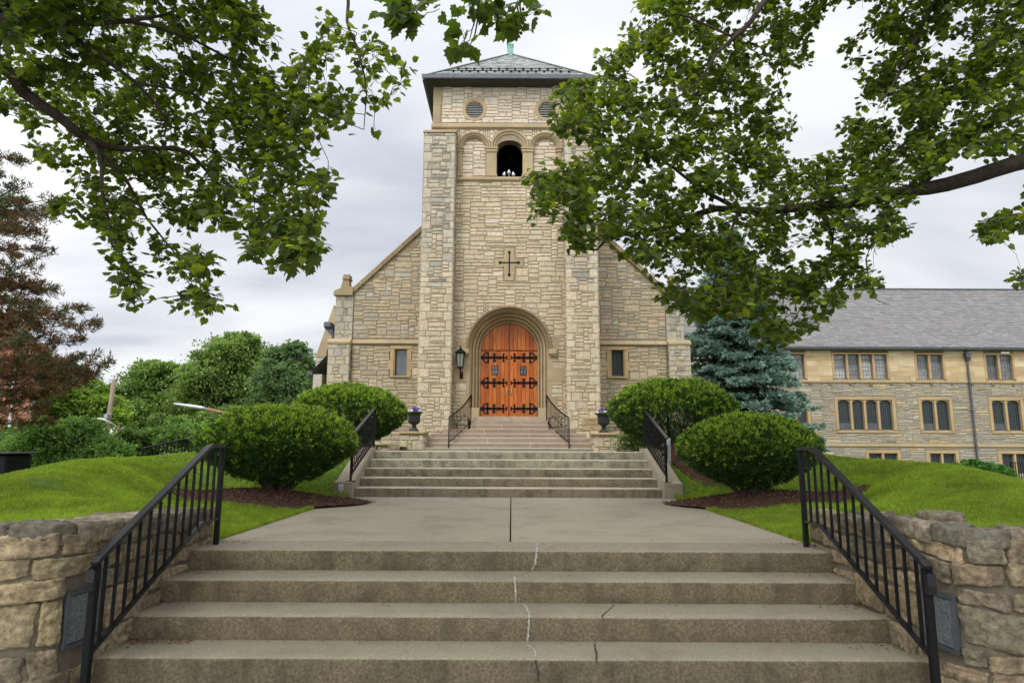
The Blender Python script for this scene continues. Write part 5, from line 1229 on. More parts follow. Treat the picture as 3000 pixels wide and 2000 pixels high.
def mulch(cx, cy, rx_, ry_, lab, seed, zf):
    r = np.random.default_rng(seed); mb = MB(); mb.col = (.06,.03,.018)
    hgt = lambda x, y: zf(x, y)+.10*max(0, 1-((x-cx)/rx_)**2-((y-cy)/ry_)**2)**.7+.012*noise.noise(Vector((x*9, y*9, 0)))
    ids = mb.grid(lambda a, b: ((lambda x, y: (x, y, hgt(x, y)+.008))(cx+rx_*b*math.cos(a*6.28318)*(1+.06*math.sin(a*19)), cy+ry_*b*math.sin(a*6.28318)*(1+.06*math.sin(a*19)))), 60, 16, closed=True)
    o = mb.build('mulch_bed', M['mulch'], smooth=True, base=(cx, cy, zf(cx, cy))); o['kind'] = 'structure'
    n = 5200; a = r.uniform(0, 6.283, n); q = np.sqrt(r.random(n))*1.03; x = cx+rx_*q*np.cos(a)*(1+.06*np.sin(a*3)); y = cy+ry_*q*np.sin(a)*(1+.06*np.sin(a*3))
    z = np.array([hgt(i, j) for i, j in zip(x, y)])+.016; B = np.stack([x, y, z], 1); d = unit(r, n)*np.array([1, 1, .35]); d /= np.linalg.norm(d, axis=1, keepdims=True); sd_ = np.cross(d, unit(r, n)); sd_ /= np.linalg.norm(sd_, axis=1, keepdims=True)
    c = np.array([(.11,.05,.028), (.07,.032,.018), (.16,.085,.05), (.045,.024,.015)])[r.integers(0, 4, n)]*r.uniform(.7, 1.3, (n, 1))
    ch = blades('bark_chips', B, d, sd_, r.uniform(.02, .06, n), r.uniform(.004, .009, n), c, M['mulch'], None); ch['kind'] = 'stuff'; tag(ch, lab, 'bark chips')
gzf = lawn_z
yew(-3.50, 10.0, gzf(-3.62, 10.0)+.04, 2.24, 1.30, 1, 'large round yew bush in front on the left lawn beside the middle steps')
yew(3.52, 9.9, gzf(3.52, 9.9)+.04, 2.00, 1.20, 2, 'round yew bush in front on the right lawn beside the handrail')
yew(-3.43, 13.8, .62, 2.36, 1.46, 3, 'rear left yew bush against the church wall beside the left urn', ntuft=12000)
yew(3.35, 13.8, .62, 2.66, 1.60, 4, 'rear right yew bush beside the cornerstone and right urn', ntuft=13000)
mulch(-3.55, 9.75, 1.45, .95, 'dark bark mulch ring under the front left yew bush', 5, lawn_z); mulch(3.75, 9.75, 1.45, .95, 'dark bark mulch ring under the front right yew bush', 6, lawn_z)
mulch(3.55, 12.7, .75, 1.5, 'dark bark mulch beside the right cheek wall', 7, lawn_z); mulch(-3.6, 13.2, .9, .9, 'dark bark mulch under the rear left yew bush', 8, lawn_z)

def crown_tree(name, cx, cy, zb, pts, seed, lab, col, cat='tree', n=26000, leaf=.30, clump=None, trunk=.35, lean=0, group=None, flat=.75, spread=1.0):
    "pts: list of (x, y, z, r) crown masses; leaves in layered sprays through each mass"
    r = np.random.default_rng(seed); rr = random.Random(seed); t = thing(name, (cx, cy, zb), lab, cat, group)
    mb = MB(); top = max(p[2] for p in pts)
    fork = Vector((cx+lean*.4, cy, zb+(top-zb)*.35)); mb.tube([(cx, cy, zb), (cx+lean*.2, cy, zb+(top-zb)*.18), fork], [trunk, trunk*.75, trunk*.6], 8)
    for (x, y, z, R_) in pts: mb.tube([fork-Vector((0, 0, rr.uniform(0, .6))), fork+(Vector((x, y, z))-fork)*.5+Vector((rr.uniform(-.3, .3), 0, rr.uniform(-.2, .4))), (x, y, z), (x+rr.uniform(-.5, .5)*R_, y, z+R_*.6)], [trunk*.45, trunk*.25, trunk*.12, .02], 5)
    mb.build('trunk', M['bark'], t)
    vol = np.array([p[3]**2 for p in pts]); m_ = 0; Bs, Ds, Cs = [], [], []
    per = (n*vol/vol.sum()).astype(int)
    for (x, y, z, R_), k in zip(pts, per):
        ns = max(6, k//14); d = unit(r, ns); d[:, 2] = np.where(d[:, 2] < -.5, -d[:, 2], d[:, 2]); q = R_*(1-r.exponential(.26, ns).clip(0, .85)+np.abs(r.normal(size=ns))*.13+np.where(r.random(ns) < .10, r.uniform(.1, .42, ns), 0)); cpt = np.array([x, y, z])+d*q[:, None]*np.array([spread, spread, flat])
        cpt += r.normal(size=cpt.shape)*R_*.09
        cc = np.array(col)*r.uniform(.65, 1.35, (ns, 1))*np.where(r.random((ns, 1)) < .25, 1.35, 1)
        j = 14; off = r.normal(size=(ns*j, 3))*np.array([1, 1, .38])*(clump or R_*.20); Bs.append(np.repeat(cpt, j, 0)+off); Cs.append(np.repeat(cc, j, 0)); Ds.append(np.repeat(d, j, 0))
    B = np.concatenate(Bs); cols = np.concatenate(Cs); D = np.concatenate(Ds); n = len(B); d = unit(r, n)+D*.6; d /= np.linalg.norm(d, axis=1, keepdims=True)
    nrm = unit(r, n)*.8+np.array([0, 0, 1.0])+D*.4; sd_ = np.cross(d, nrm); sd_ /= np.linalg.norm(sd_, axis=1, keepdims=True)
    blades('foliage', B, d, sd_, r.uniform(.6, 1.2, n)*leaf, r.uniform(.22, .36, n)*leaf, cols*r.uniform(.8, 1.2, (n, 1)), M['farleaf'], t)
    return t
def masses(pix, Y, seed, thick=1.5):
    rr = random.Random(seed); L_ = []
    for (px, py, pr) in pix:
        y = Y+rr.uniform(-1, 1)*thick; p = P(px, py, y); L_.append((p.x, p.y, p.z, pr/1917*Y))
    for (x, y, z, q) in list(L_):
        for k in range(4):
            a = rr.uniform(0, 6.28); L_.append((x+q*math.cos(a)*rr.uniform(.7, 1.15), y+rr.uniform(-.5, .5)*q, z+q*abs(math.sin(a))*rr.uniform(.4, 1.0), q*rr.uniform(.3, .5)))
    return L_
G1, G2, G3, G4 = (.135,.205,.058), (.095,.155,.065), (.15,.27,.04), (.045,.10,.05)
BG = 'trees beyond the left lawn'
def bgtree(name, pix, Y, seed, lab, col, n, leaf, **k):
    ms = masses(pix, Y, seed, k.pop('thick', 1.5)); cx = sum(m_[0] for m_ in ms)/len(ms); crown_tree(name, cx, Y, -1.3, ms, seed, lab, col, n=n, leaf=leaf, group=BG, **k)
bgtree('locust_tree', [(640,1060,60),(700,1040,62),(740,1090,70),(660,1130,80),(600,1110,55),(760,1160,75),(690,1200,85),(610,1190,70),(560,1130,40),(800,1120,50),(650,1020,30),(720,1010,26),(560,1180,60)], 44, 1, 'tall feathery tree with the highest crown behind the left lawn', G1, 44000, .22, flat=.8)
bgtree('maple_tree', [(850,1070,62),(895,1110,52),(820,1120,55),(880,1160,60),(830,1200,70),(910,1200,50),(800,1050,30),(860,1030,28)], 40, 2, 'dense dark green tree next to the church aisle', G2, 32000, .21)
bgtree('locust_tree', [(450,1120,62),(530,1110,44),(580,1090,36),(400,1150,60),(500,1160,60),(530,1200,55),(430,1230,70),(350,1200,50),(480,1095,34),(430,1088,30),(560,1230,60),(350,1240,50)], 48, 3, 'mid green tree in the middle of the row beyond the left lawn', (.12,.19,.05), 34000, .24)
bgtree('spruce_tree', [(150,1100,40),(190,1130,48),(150,1160,60),(210,1100,30),(220,1160,40)], 46, 4, 'dark blue green tree behind the brick house corner', (.04,.10,.065), 9000, .3)
bgtree('locust_tree', [(180,1190,60),(240,1180,55),(290,1200,58),(130,1210,50),(330,1230,45),(210,1230,60)], 34, 5, 'bright yellow green tree in front of the utility pole', (.17,.26,.045), 22000, .19, flat=.55)
bgtree('locust_tree', [(650,1250,60),(560,1260,50),(730,1250,60),(800,1270,55),(860,1280,50),(490,1270,50)], 36, 6, 'lower leafy tree showing above the left yew bush', (.12,.19,.055), 24000, .20, flat=.6)
def shrub(pix, Y, seed, lab, col, n, leaf):
    ms = masses(pix, Y, seed, .5); cx = sum(m_[0] for m_ in ms)/len(ms); crown_tree('shrub', cx, Y, -.4, ms, seed, lab, col, 'shrub', n=n, leaf=leaf, trunk=.06, group='shrubs behind the left lawn', flat=.85)
shrub([(120,1300,60),(190,1290,62),(260,1310,62),(90,1360,60),(160,1370,60),(300,1350,55),(340,1340,42),(50,1320,40),(230,1370,60)], 15.5, 11, 'broad leafy green shrub behind the left edge of the lawn', (.13,.225,.06), 42000, .075)
shrub([(390,1320,40),(430,1300,36),(470,1310,38),(370,1290,30),(510,1300,36)], 17, 12, 'smaller olive shrub behind the left railing', (.10,.17,.045), 11000, .10)
shrub([(20,1310,55),(60,1290,35),(-40,1330,60)], 19, 13, 'shrub at the left edge under the brown pine', (.07,.14,.04), 7000, .11)
shrub([(560,1290,40),(620,1290,40),(690,1290,40),(520,1260,30)], 19, 14, 'pale green shrub behind the front left yew bush', (.12,.22,.06), 9000, .12)
t = None
crown_tree('hedge', P(2900, 1360, 22).x, 22, -.9, masses([(2830,1372,20),(2870,1372,22),(2910,1380,22),(2790,1372,16),(2950,1392,20)], 22, 15, .4), 15, 'low clipped green hedge over the right lawn crest', (.06,.15,.03), 'hedge', n=9000, leaf=.07, trunk=.04)
shrub2 = crown_tree('shrub', 2.9, 15.3, .55, [(2.75, 15.2, .85, .35), (3.1, 15.3, .9, .4), (3.5, 15.2, .8, .3)], 16, 'small dark shrub in the shade behind the right pedestal', (.06,.12,.02), 'shrub', n=3500, leaf=.06, trunk=.03)

# conifers: real boughs with needle sprays
def conifer(name, cx, cy, zb, H, prof, seed, lab, palette, nb, droop=.25, tuft=.13, tw=.018, per=9, side=None, gapf=.0, twigs=22, starburst=False, trunk=.25, boughs=None, cat='tree'):
    r = np.random.default_rng(seed); rr = random.Random(seed); t = thing(name, (cx, cy, zb), lab, cat)
    mb = MB(); mb.tube([(cx, cy, zb), (cx, cy, zb+H*.5), (cx, cy, zb+H)], [trunk, trunk*.6, .03], 10); mb.build('trunk', M['bark'], t)
    bm_ = MB(); Bs = []; Ds = []; Cs = []
    L_ = boughs or []
    if not boughs:
        for i in range(nb):
            f = (i+.5)/nb; z = zb+H*(.04+.95*f**1.05); a = i*2.39996+rr.uniform(-.3, .3); R_ = prof(f)*rr.uniform(.82, 1.1); L_.append((Vector((cx, cy, z)), Vector((cx+R_*math.cos(a), cy+R_*math.sin(a), z-R_*droop*rr.uniform(.5, 1.3)))))
    for p0, p1 in L_:
        v = p1-p0; Lb = v.length; 
        if Lb < .05: continue
        ctl = p0+v*.5+Vector((0, 0, -Lb*.05)); curve = lambda s_: p0*(1-s_)**2+ctl*2*s_*(1-s_)+(p1+Vector((0, 0, Lb*.07)))*s_*s_
        bm_.tube([curve(s_) for s_ in (0, .33, .66, 1)], [.035*Lb**.5, .022*Lb**.5, .012, .006], 5)
        hd = Vector((v.x, v.y, 0)).normalized(); sdv = Vector((-hd.y, hd.x, 0)); nt_ = int(twigs*(.4+Lb*.45))
        for k in range(nt_):
            s_ = rr.uniform(.22, 1)**.8; p = curve(s_); w_ = (1-s_)*Lb*.42+.10; o = rr.uniform(-1, 1)*w_; tip = p+sdv*o+hd*abs(o)*.55+Vector((0, 0, -abs(o)*.18+rr.uniform(-.06, .08)))
            if rr.random() < gapf: continue
            cc = rr.choice(palette(s_, p.z)) ; 
            if starburst:
                m_ = per; d = unit(r, m_)*.9+np.array((hd*.5+Vector((0, 0, .45)))); 
                bp = np.tile(np.array(tip), (m_, 1))+r.normal(size=(m_, 3))*.03
                if rr.random() < .3: bm_.tube([p, tip], .006, 3)
            else:
                m_ = per; ss = r.random(m_)[:, None]; bp = np.array(p)*(1-ss)*.7+np.array(p)*.0+np.array(tip)*(ss+.3*(1-ss)); tv = np.array((tip-p)+hd*.1); d = tv/ (np.linalg.norm(tv)+1e-6)+unit(r, m_)*.55+np.array([0, 0, .12]); bp = bp+r.normal(size=(m_, 3))*.025
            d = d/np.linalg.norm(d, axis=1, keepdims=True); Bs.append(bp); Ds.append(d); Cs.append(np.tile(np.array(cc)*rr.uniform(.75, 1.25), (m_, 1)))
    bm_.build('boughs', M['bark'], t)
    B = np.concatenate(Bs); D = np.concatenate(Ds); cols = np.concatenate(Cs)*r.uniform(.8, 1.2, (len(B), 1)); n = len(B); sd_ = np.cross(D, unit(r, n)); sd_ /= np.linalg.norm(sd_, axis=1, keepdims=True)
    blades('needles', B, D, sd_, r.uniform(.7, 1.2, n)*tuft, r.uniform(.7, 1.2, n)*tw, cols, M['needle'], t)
scx = 8.78
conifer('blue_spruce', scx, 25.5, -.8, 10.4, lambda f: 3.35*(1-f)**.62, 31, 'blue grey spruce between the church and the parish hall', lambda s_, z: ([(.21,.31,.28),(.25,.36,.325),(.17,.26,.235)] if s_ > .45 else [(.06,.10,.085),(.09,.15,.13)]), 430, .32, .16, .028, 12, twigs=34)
def pine_pal(s_, z):
    if z > 5.6: return [(.06,.09,.035),(.07,.10,.04),(.16,.07,.03),(.05,.07,.03)]
    return [(.18,.092,.05),(.14,.075,.042),(.11,.07,.04),(.08,.095,.045),(.22,.115,.055)] if s_ < .8 else [(.10,.08,.035),(.08,.09,.04),(.14,.07,.03)]
YP = 13.5; pcx = X(-190, 1100, YP); bl = []; rr = random.Random(40)
for (tx_, ty_, dy_) in [(80,485,.6),(150,600,0),(60,560,-1),(168,640,-.4),(110,690,.8),(150,745,0),(100,800,-.9),(176,868,0),(120,905,.6),(130,940,-.7),(252,925,0),(200,955,.5),(285,982,-.2),(230,1020,.6),(276,1068,.1),(190,1100,-.6),(316,1095,-.1),(280,1125,.5),(230,1150,-.4),(250,1110,.8),(150,1210,0),(140,1255,.4),(120,1060,-1.0),(160,1010,.9),(60,1020,-1.2),(40,900,-1.0),(50,760,1.0),(30,680,-1),(0,520,.3),(70,640,.5),(20,840,.9),(40,960,.3),(200,1080,.2),(130,1160,.2),(40,605,.2),(90,850,.2)]:
    p1 = P(tx_, ty_, YP+dy_*1.1); z0 = p1.z+rr.uniform(-.2, .9)*.5; bl.append((Vector((pcx, YP, z0)), p1)); 
    if rr.random() < .4: q = p1+Vector((-.5, rr.uniform(-.9, .9), rr.uniform(-.25, .2))); bl.append((Vector((pcx, YP, z0-.1)), q))
conifer('pine_tree', pcx, YP, -.8, 9.5, None, 41, 'dying pine with rust brown needles at the left edge', pine_pal, 0, .1, .12, .010, 20, starburst=True, twigs=31, boughs=bl, trunk=.22)
# ------------------------------------------------------------------ sycamores: limbs from a trunk outside the frame, twigs grown towards leaf clusters, lobed leaves
def c4(pts): return [(x/1.7425, y/1.7425) for x, y in pts]
def c5(pts): return [(1500+x/1.568, y/1.568) for x, y in pts]
def inside(poly, x, y):
    n = len(poly); c = False; j = n-1
    for i in range(n):
        (xi, yi), (xj, yj) = poly[i], poly[j]
        if (yi > y) != (yj > y) and x < (xj-xi)*(y-yi)/(yj-yi)+xi: c = not c
        j = i
    return c
LEAF = [(0,0),(.14,-.10),(.36,-.10),(.40,.08),(.58,.24),(.43,.33),(.46,.56),(.30,.56),(.20,.74),(.13,.76),(0,1.0)]
LEAF = LEAF+[(-x, y) for x, y in LEAF[-2:0:-1]]
NL = len(LEAF)
def leaf_mesh(name, B, D, Nn, S, cols, parent, base=None):
    "B petiole ends, D leaf axis, Nn leaf normal, S size"
    n = len(B); lx = np.array([p[0] for p in LEAF]); ly = np.array([p[1] for p in LEAF]); X_ = np.cross(D, Nn); X_ /= np.linalg.norm(X_, axis=1, keepdims=True); Z_ = np.cross(X_, D)
    r = np.random.default_rng(len(B)); fold = r.uniform(-.05, .35, n); curl = r.uniform(-.05, .30, n); sc_ = r.uniform(.85, 1.12, (n, 1))
    lz = -np.abs(lx)[None, :]*fold[:, None]-(ly[None, :]**2)*curl[:, None]+r.normal(size=(n, NL))*.02
    V = B[:, None, :]+(X_[:, None, :]*(lx*1.05)[None, :, None]*sc_[:, :, None]+D[:, None, :]*ly[None, :, None]+Z_[:, None, :]*lz[:, :, None])*S[:, None, None]
    cen = B[:, None, :]+(D[:, None, :]*.36)*S[:, None, None]+Z_[:, None, :]*(.03*S[:, None, None])
    V = np.concatenate([V, cen], 1).reshape(-1, 3); k = NL+1
    tri = np.array([(i, (i+1) % NL, NL) for i in range(NL)]); Fs = (np.arange(n)[:, None, None]*k+tri[None]).reshape(-1, 3)
    return np_mesh(name, V, Fs, np.repeat(cols, NL, 0), M['leaf'], parent, base, k=3)
def sycamore(trunk_xy, regions, limbs, depth, seed, lab, size, nper=7, over=None, gapthr=None, extra_top=None, tones=None, trunk_r=.45, trunk_h=9):
    """regions: (polygon px, number of clusters); limbs: list of [(px,py,Y,radius)...]; depth(px,py)->(Y, spread)"""
    r = np.random.default_rng(seed); rr = random.Random(seed); tx_, ty_ = trunk_xy
    t = thing('sycamore_tree', (tx_, ty_, -1), lab, 'tree', 'sycamores overhanging the steps')
    mb = MB(); mb.tube([(tx_, ty_, -1), (tx_, ty_, .2), (tx_, ty_, trunk_h*.6), (tx_+.2, ty_, trunk_h)], [trunk_r*1.3, trunk_r, trunk_r*.8, trunk_r*.5], 14); mb.build('trunk', M['bark'], t, smooth=True)
    lb = MB(); nodes = []; nr = []
    for l_ in limbs:
        pts = [Vector(q[0]) if isinstance(q[0], tuple) else P(q[0], q[1], q[2]) for q in l_]; rad = [q[-1] for q in l_]
        # smooth resample
        out_p, out_r = [], []
        for i in range(len(pts)-1):
            p0, p1, p2, p3 = pts[max(0, i-1)], pts[i], pts[i+1], pts[min(len(pts)-1, i+2)]; m_ = max(2, int((p2-p1).length/.25))
            for k in range(m_):
                u = k/m_; q = .5*((2*p1)+(p2-p0)*u+(2*p0-5*p1+4*p2-p3)*u*u+(3*p1-p0-3*p2+p3)*u**3); q = q+Vector([noise.noise(q*1.7+Vector((c*9, 0, seed)))*.035 for c in range(3)]); out_p.append(q); out_r.append(rad[i]+(rad[i+1]-rad[i])*u)
        out_p.append(pts[-1]); out_r.append(rad[-1]); lb.tube(out_p, out_r, 9)
        nodes += out_p; nr += out_r
    targets = []
    for poly, cnt, tag_ in regions:
        xs = [p[0] for p in poly]; ys = [p[1] for p in poly]; k = 0; tries = 0
        while k < cnt and tries < cnt*40:
            tries += 1; x = rr.uniform(min(xs), max(xs)); y = rr.uniform(min(ys), max(ys))
            if not inside(poly, x, y): continue
            if cnt > 500 and not (inside(poly, x+11, y) and inside(poly, x-11, y) and inside(poly, x, y+11)): continue
            Y, spd = depth(x, y); yy = Y+rr.gauss(0, spd)
            if gapthr is not None:
                g = .6*noise.noise(Vector((x/95+seed, y/95, 0)))+.8*noise.noise(Vector((x/30+seed, y/30, 4.2)))
                if g < gapthr+rr.uniform(-.12, .12): continue
            targets.append((P(x, y, max(2.2, yy)), tag_)); k += 1
    for k in range(over[0] if over else 0): targets.append((Vector((rr.uniform(*over[1]), rr.uniform(*over[2]), rr.uniform(*over[3]))), -1))  # unseen crown over the camera with oversized leaves, added to shade the steps
    A = [np.array(p) for p in nodes]; rad = list(nr); tb = lb
    TP = np.array([p[0] for p in targets]); base_arr = np.array(A); dmin = np.array([np.min(np.linalg.norm(base_arr-q, axis=1)) for q in TP]); order = np.argsort(dmin)
    arr = np.zeros((len(A)+len(TP)*4+10, 3)); arr[:len(A)] = base_arr; cnt = len(A); radius = np.zeros(len(arr)); radius[:cnt] = rad
    LB, LD, LN_, LS, LC = [], [], [], [], []
    for oi in order:
        q = TP[oi]; dist = np.linalg.norm(arr[:cnt]-q, axis=1); j = int(np.argmin(dist+radius[:cnt]*0)); a = Vector(arr[j]); b = Vector(q); v = b-a; Lv = v.length
        r0 = min(radius[j]*.6, .010+Lv*.006); m1 = a+v*.35+Vector((rr.uniform(-1, 1), rr.uniform(-1, 1), rr.uniform(-.2, 1)))*Lv*.10; m2 = a+v*.7+Vector((rr.uniform(-1, 1), rr.uniform(-1, 1), rr.uniform(-.2, .8)))*Lv*.07
        tb.tube([a, m1, m2, b], [max(r0, .004), max(.0035, r0*.75), max(.003, r0*.5), .0025], 4, cap=False)
        for p_, r_ in ((m1, r0*.75), (m2, r0*.5), (b, .004)): arr[cnt] = p_; radius[cnt] = max(r_, .004); cnt += 1
        big = targets[oi][1] < 0; ln = nper if targets[oi][1] <= 0 else targets[oi][1]; ax = v.normalized() if Lv > .01 else Vector((0, 0, -1))
        for k in range(ln):
            s_ = rr.uniform(.05, 1.0); p_ = (m1+(m2-m1)*(s_-.35)/.35 if s_ < .7 else m2+(b-m2)*(s_-.7)/.3) if Lv < .8 else m2+(b-m2)*rr.uniform(-.2, 1)
            pd = Vector((rr.gauss(0, 1), rr.gauss(0, 1), rr.gauss(-.1, .6))).normalized(); pl = rr.uniform(.03, .13); e_ = p_+pd*pl
            d_ = (pd*.7+ax*.3+Vector((rr.gauss(0, .4), rr.gauss(0, .4), -.22+rr.gauss(0, .3)))).normalized(); nn = Vector((rr.gauss(0, .42), rr.gauss(-.15, .40), 1)).normalized()
            if rr.random() < .4: tb.tube([p_, e_], .0018, 3, cap=False)
            LB.append(e_); LD.append(d_); LN_.append(nn); LS.append(size*rr.uniform(.55, 1.18)*(1.9 if big else 1)); 
            LC.append(rr.choice(tones))
    tb.build('branches', M['bark'], t, smooth=True)
    n = len(LB); cols = np.array(LC)*r.uniform(.75, 1.3, (n, 1)); leaf_mesh('leaves', np.array(LB), np.array(LD), np.array(LN_), np.array(LS), cols, t)
    # a few hanging seed balls
    sb = MB()
    for i in range(14):
        p_ = Vector(TP[rr.randrange(len(TP))]); sb.tube([p_, p_-Vector((.01, 0, .07))], .0015, 3); 
        c_ = p_-Vector((.01, 0, .085)); sb.lathe([(.0, -.014), (.010, -.01), (.014, 0), (.010, .01), (0, .014)], c_, 8)
    sb.build('seed_balls', M['bark'], t)
TN = [(.068,.108,.013), (.053,.088,.012), (.084,.126,.014), (.043,.074,.012), (.108,.152,.016), (.16,.20,.02)]
# left tree
pl = c4([(-60,-700),(700,-800),(1290,-500),(1290,0),(1330,60),(1385,130),(1450,200),(1460,300),(1530,260),(1600,200),(1640,170),(1690,230),(1760,350),(1800,470),(1790,580),(1690,640),(1650,750),(1550,790),(1560,870),(1640,840),(1760,950),(1680,960),(1640,1050),(1650,1170),(1600,1170),(1650,1300),(1650,1370),(1560,1350),(1440,1390),(1380,1420),(1330,1370),(1230,1270),(1160,1180),(1060,1110),(1010,1160),(990,1220),(930,1200),(900,1120),(760,1100),(700,1180),(640,1290),(590,1290),(540,1280),(520,1200),(400,1150),(320,1090),(330,1010),(430,1000),(440,960),(370,920),(320,880),(240,850),(200,790),(110,780),(120,740),(230,720),(230,640),(150,690),(80,650),(100,590),(-60,560)])
tails = [c4([(560,1240),(640,1300),(680,1360),(780,1430),(760,1480),(660,1500),(600,1450),(590,1300)]), c4([(620,1500),(680,1520),(740,1580),(730,1600),(640,1590)]), c4([(850,1300),(1090,1270),(1090,1350),(1040,1420),(960,1430),(880,1400),(780,1290),(770,1200),(850,1180)]), c4([(860,1430),(1000,1470),(1160,1510),(1150,1570),(1050,1600),(980,1620),(920,1530)]), c4([(240,1080),(290,1000),(340,1000),(350,1060),(280,1110)])]
sprig = c4([(1650,60),(1720,50),(1800,110),(1850,190),(1950,210),(2040,280),(2085,380),(2030,480),(1960,560),(1930,680),(1850,700),(1820,600),(1800,480),(1830,400),(1760,320),(1600,170),(1650,130)])
def dl(x, y): 
    Y = 5.6+.9*math.sin(x/260+.6)+.5*math.sin(y/170)+(x/1100)*.5
    if x < 330 and y < 260: Y -= 1.2
    return Y, .38
regs = [(pl, 2800, 0)]+[(q, c, 5) for q, c in zip(tails, (26, 8, 34, 24, 9))]+[(sprig, 60, 3)]
mainl = [((-7.4, 4.4, 3.8), .16), ((-4.6, 4.6, 3.75), .11)]
LT = [
 [((-7.4, 4.6, 3.2), .17), ((-4.9, 5.0, 3.85), .11), (0,195,5.4,.062), (63,275,5.5,.054), (172,350,5.6,.045), (247,402,5.8,.038), (321,430,6.0,.032), (400,432,6.1,.03), (488,425,6.2,.025), (551,442,6.2,.022), (620,517,6.4,.016), (740,640,6.7,.011), (860,715,7.0,.008), (930,765,7.2,.005)],
 [(247,402,5.8,.03), (298,460,5.7,.022), (304,551,5.7,.016), (330,690,5.9,.012), (370,800,6.1,.008), (420,890,6.2,.004)],
 [(247,402,5.8,.024), (378,533,6.0,.015), (430,640,6.2,.011), (520,760,6.3,.007), (600,850,6.4,.004)],
 [((-7.4, 4.6, 3.2), .14), ((-6.0, 2.5, 6.0), .10), ((-3.5, .5, 7.2), .07), ((-.5, -1.5, 7.8), .04)],
 [((-4.9, 5.0, 3.85), .07), (-60,60,5.0,.045), (160,70,5.2,.032), (370,60,5.6,.022), (500,40,5.9,.012)],
 [(160,70,5.2,.026), (300,170,5.3,.02), (402,247,5.5,.016), (480,340,5.7,.011), (480,400,5.8,.008)],
 [(402,247,5.5,.014), (560,270,5.8,.012), (700,380,6.1,.009), (850,480,6.5,.006), (960,560,6.8,.004)],
 [(370,60,5.6,.02), (560,110,5.9,.014), (760,230,6.3,.009), (880,300,6.4,.005)],
 [((-4.9, 5.0, 3.9), .09), ((-4.2, 5.2, 5.0), .07), (300,-260,5.6,.05), (700,-300,5.9,.04), (1010,-230,5.6,.022), (1022,-60,5.2,.016), (1018,60,5.1,.013), (1040,120,5.1,.011), (1062,200,5.1,.009), (1073,280,5.15,.006), (1066,380,5.2,.003)],
]
sycamore((-8.2, 4.6), regs, LT, dl, 5, 'sycamore overhanging from the left with big lobed leaves against the sky', .080, 5, (650, (-8.5, 1.5), (-5.5, 4.2), (6.3, 9.0)), gapthr=-.10, tones=TN)
# right tree
pr = c5([(560,-60),(560,0),(530,50),(510,120),(490,240),(360,250),(365,375),(255,335),(235,390),(150,420),(155,560),(165,680),(200,800),(65,800),(65,890),(55,980),(130,1050),(230,1060),(225,1130),(300,1180),(375,1165),(390,1100),(450,1080),(540,1100),(490,1190),(560,1230),(620,1260),(680,1300),(645,1370),(700,1410),(850,1470),(1000,1440),(1110,1480),(1250,1560),(1290,1580),(1370,1520),(1460,1470),(1540,1310),(1600,1340),(1700,1390),(1680,1330),(1690,1270),(1570,1190),(1630,1110),(1690,1165),(1760,1120),(1830,1060),(1870,930),(1980,910),(2000,870),(2080,860),(2060,930),(2140,1010),(2130,1090),(2250,1110),(2352,1100),(2420,1100),(2420,-700),(2000,-600),(1300,-500),(900,-500)])
gap = c5([(1530,-10),(1600,60),(1625,110),(1550,180),(1475,250),(1570,330),(1600,440),(1545,490),(1500,580),(1550,640),(1470,690),(1350,735),(1310,715),(1210,690),(1290,630),(1370,540),(1350,530),(1200,560),(1190,520),(1270,500),(1260,430),(1250,310),(1330,345),(1395,280),(1385,200),(1430,120),(1420,60),(1500,15)])
low = c5([(1110,1480),(1290,1500),(1230,1610),(1130,1590)]); tipr = c5([(2330,1230),(2360,1230),(2360,1310),(2335,1310)])
_in = inside
def inside(poly, x, y):
    if poly is pr and (_in(gap, x, y) or (x < 1622 and 262 < y < 378)): return False
    if poly is pr and _in(c5([(1890,830),(2120,760),(2352,680),(2430,670),(2430,850),(2352,850),(2100,880),(1990,910),(1880,910)]), x, y): return False
    if poly is pr and x > 2450 and y > 520 and _in(c5([(1880,900),(2000,860),(2352,760),(2352,1000),(2140,1000),(2060,930),(1980,920)]), x, y) and noise.noise(Vector((x/30, y/30, 1))) < .25: return False
    return _in(poly, x, y)
def dr(x, y):
    Y = 8.3+.9*math.sin(x/300)+.6*math.sin(y/190+1)
    if y > 850: Y -= .5
    return Y, .55
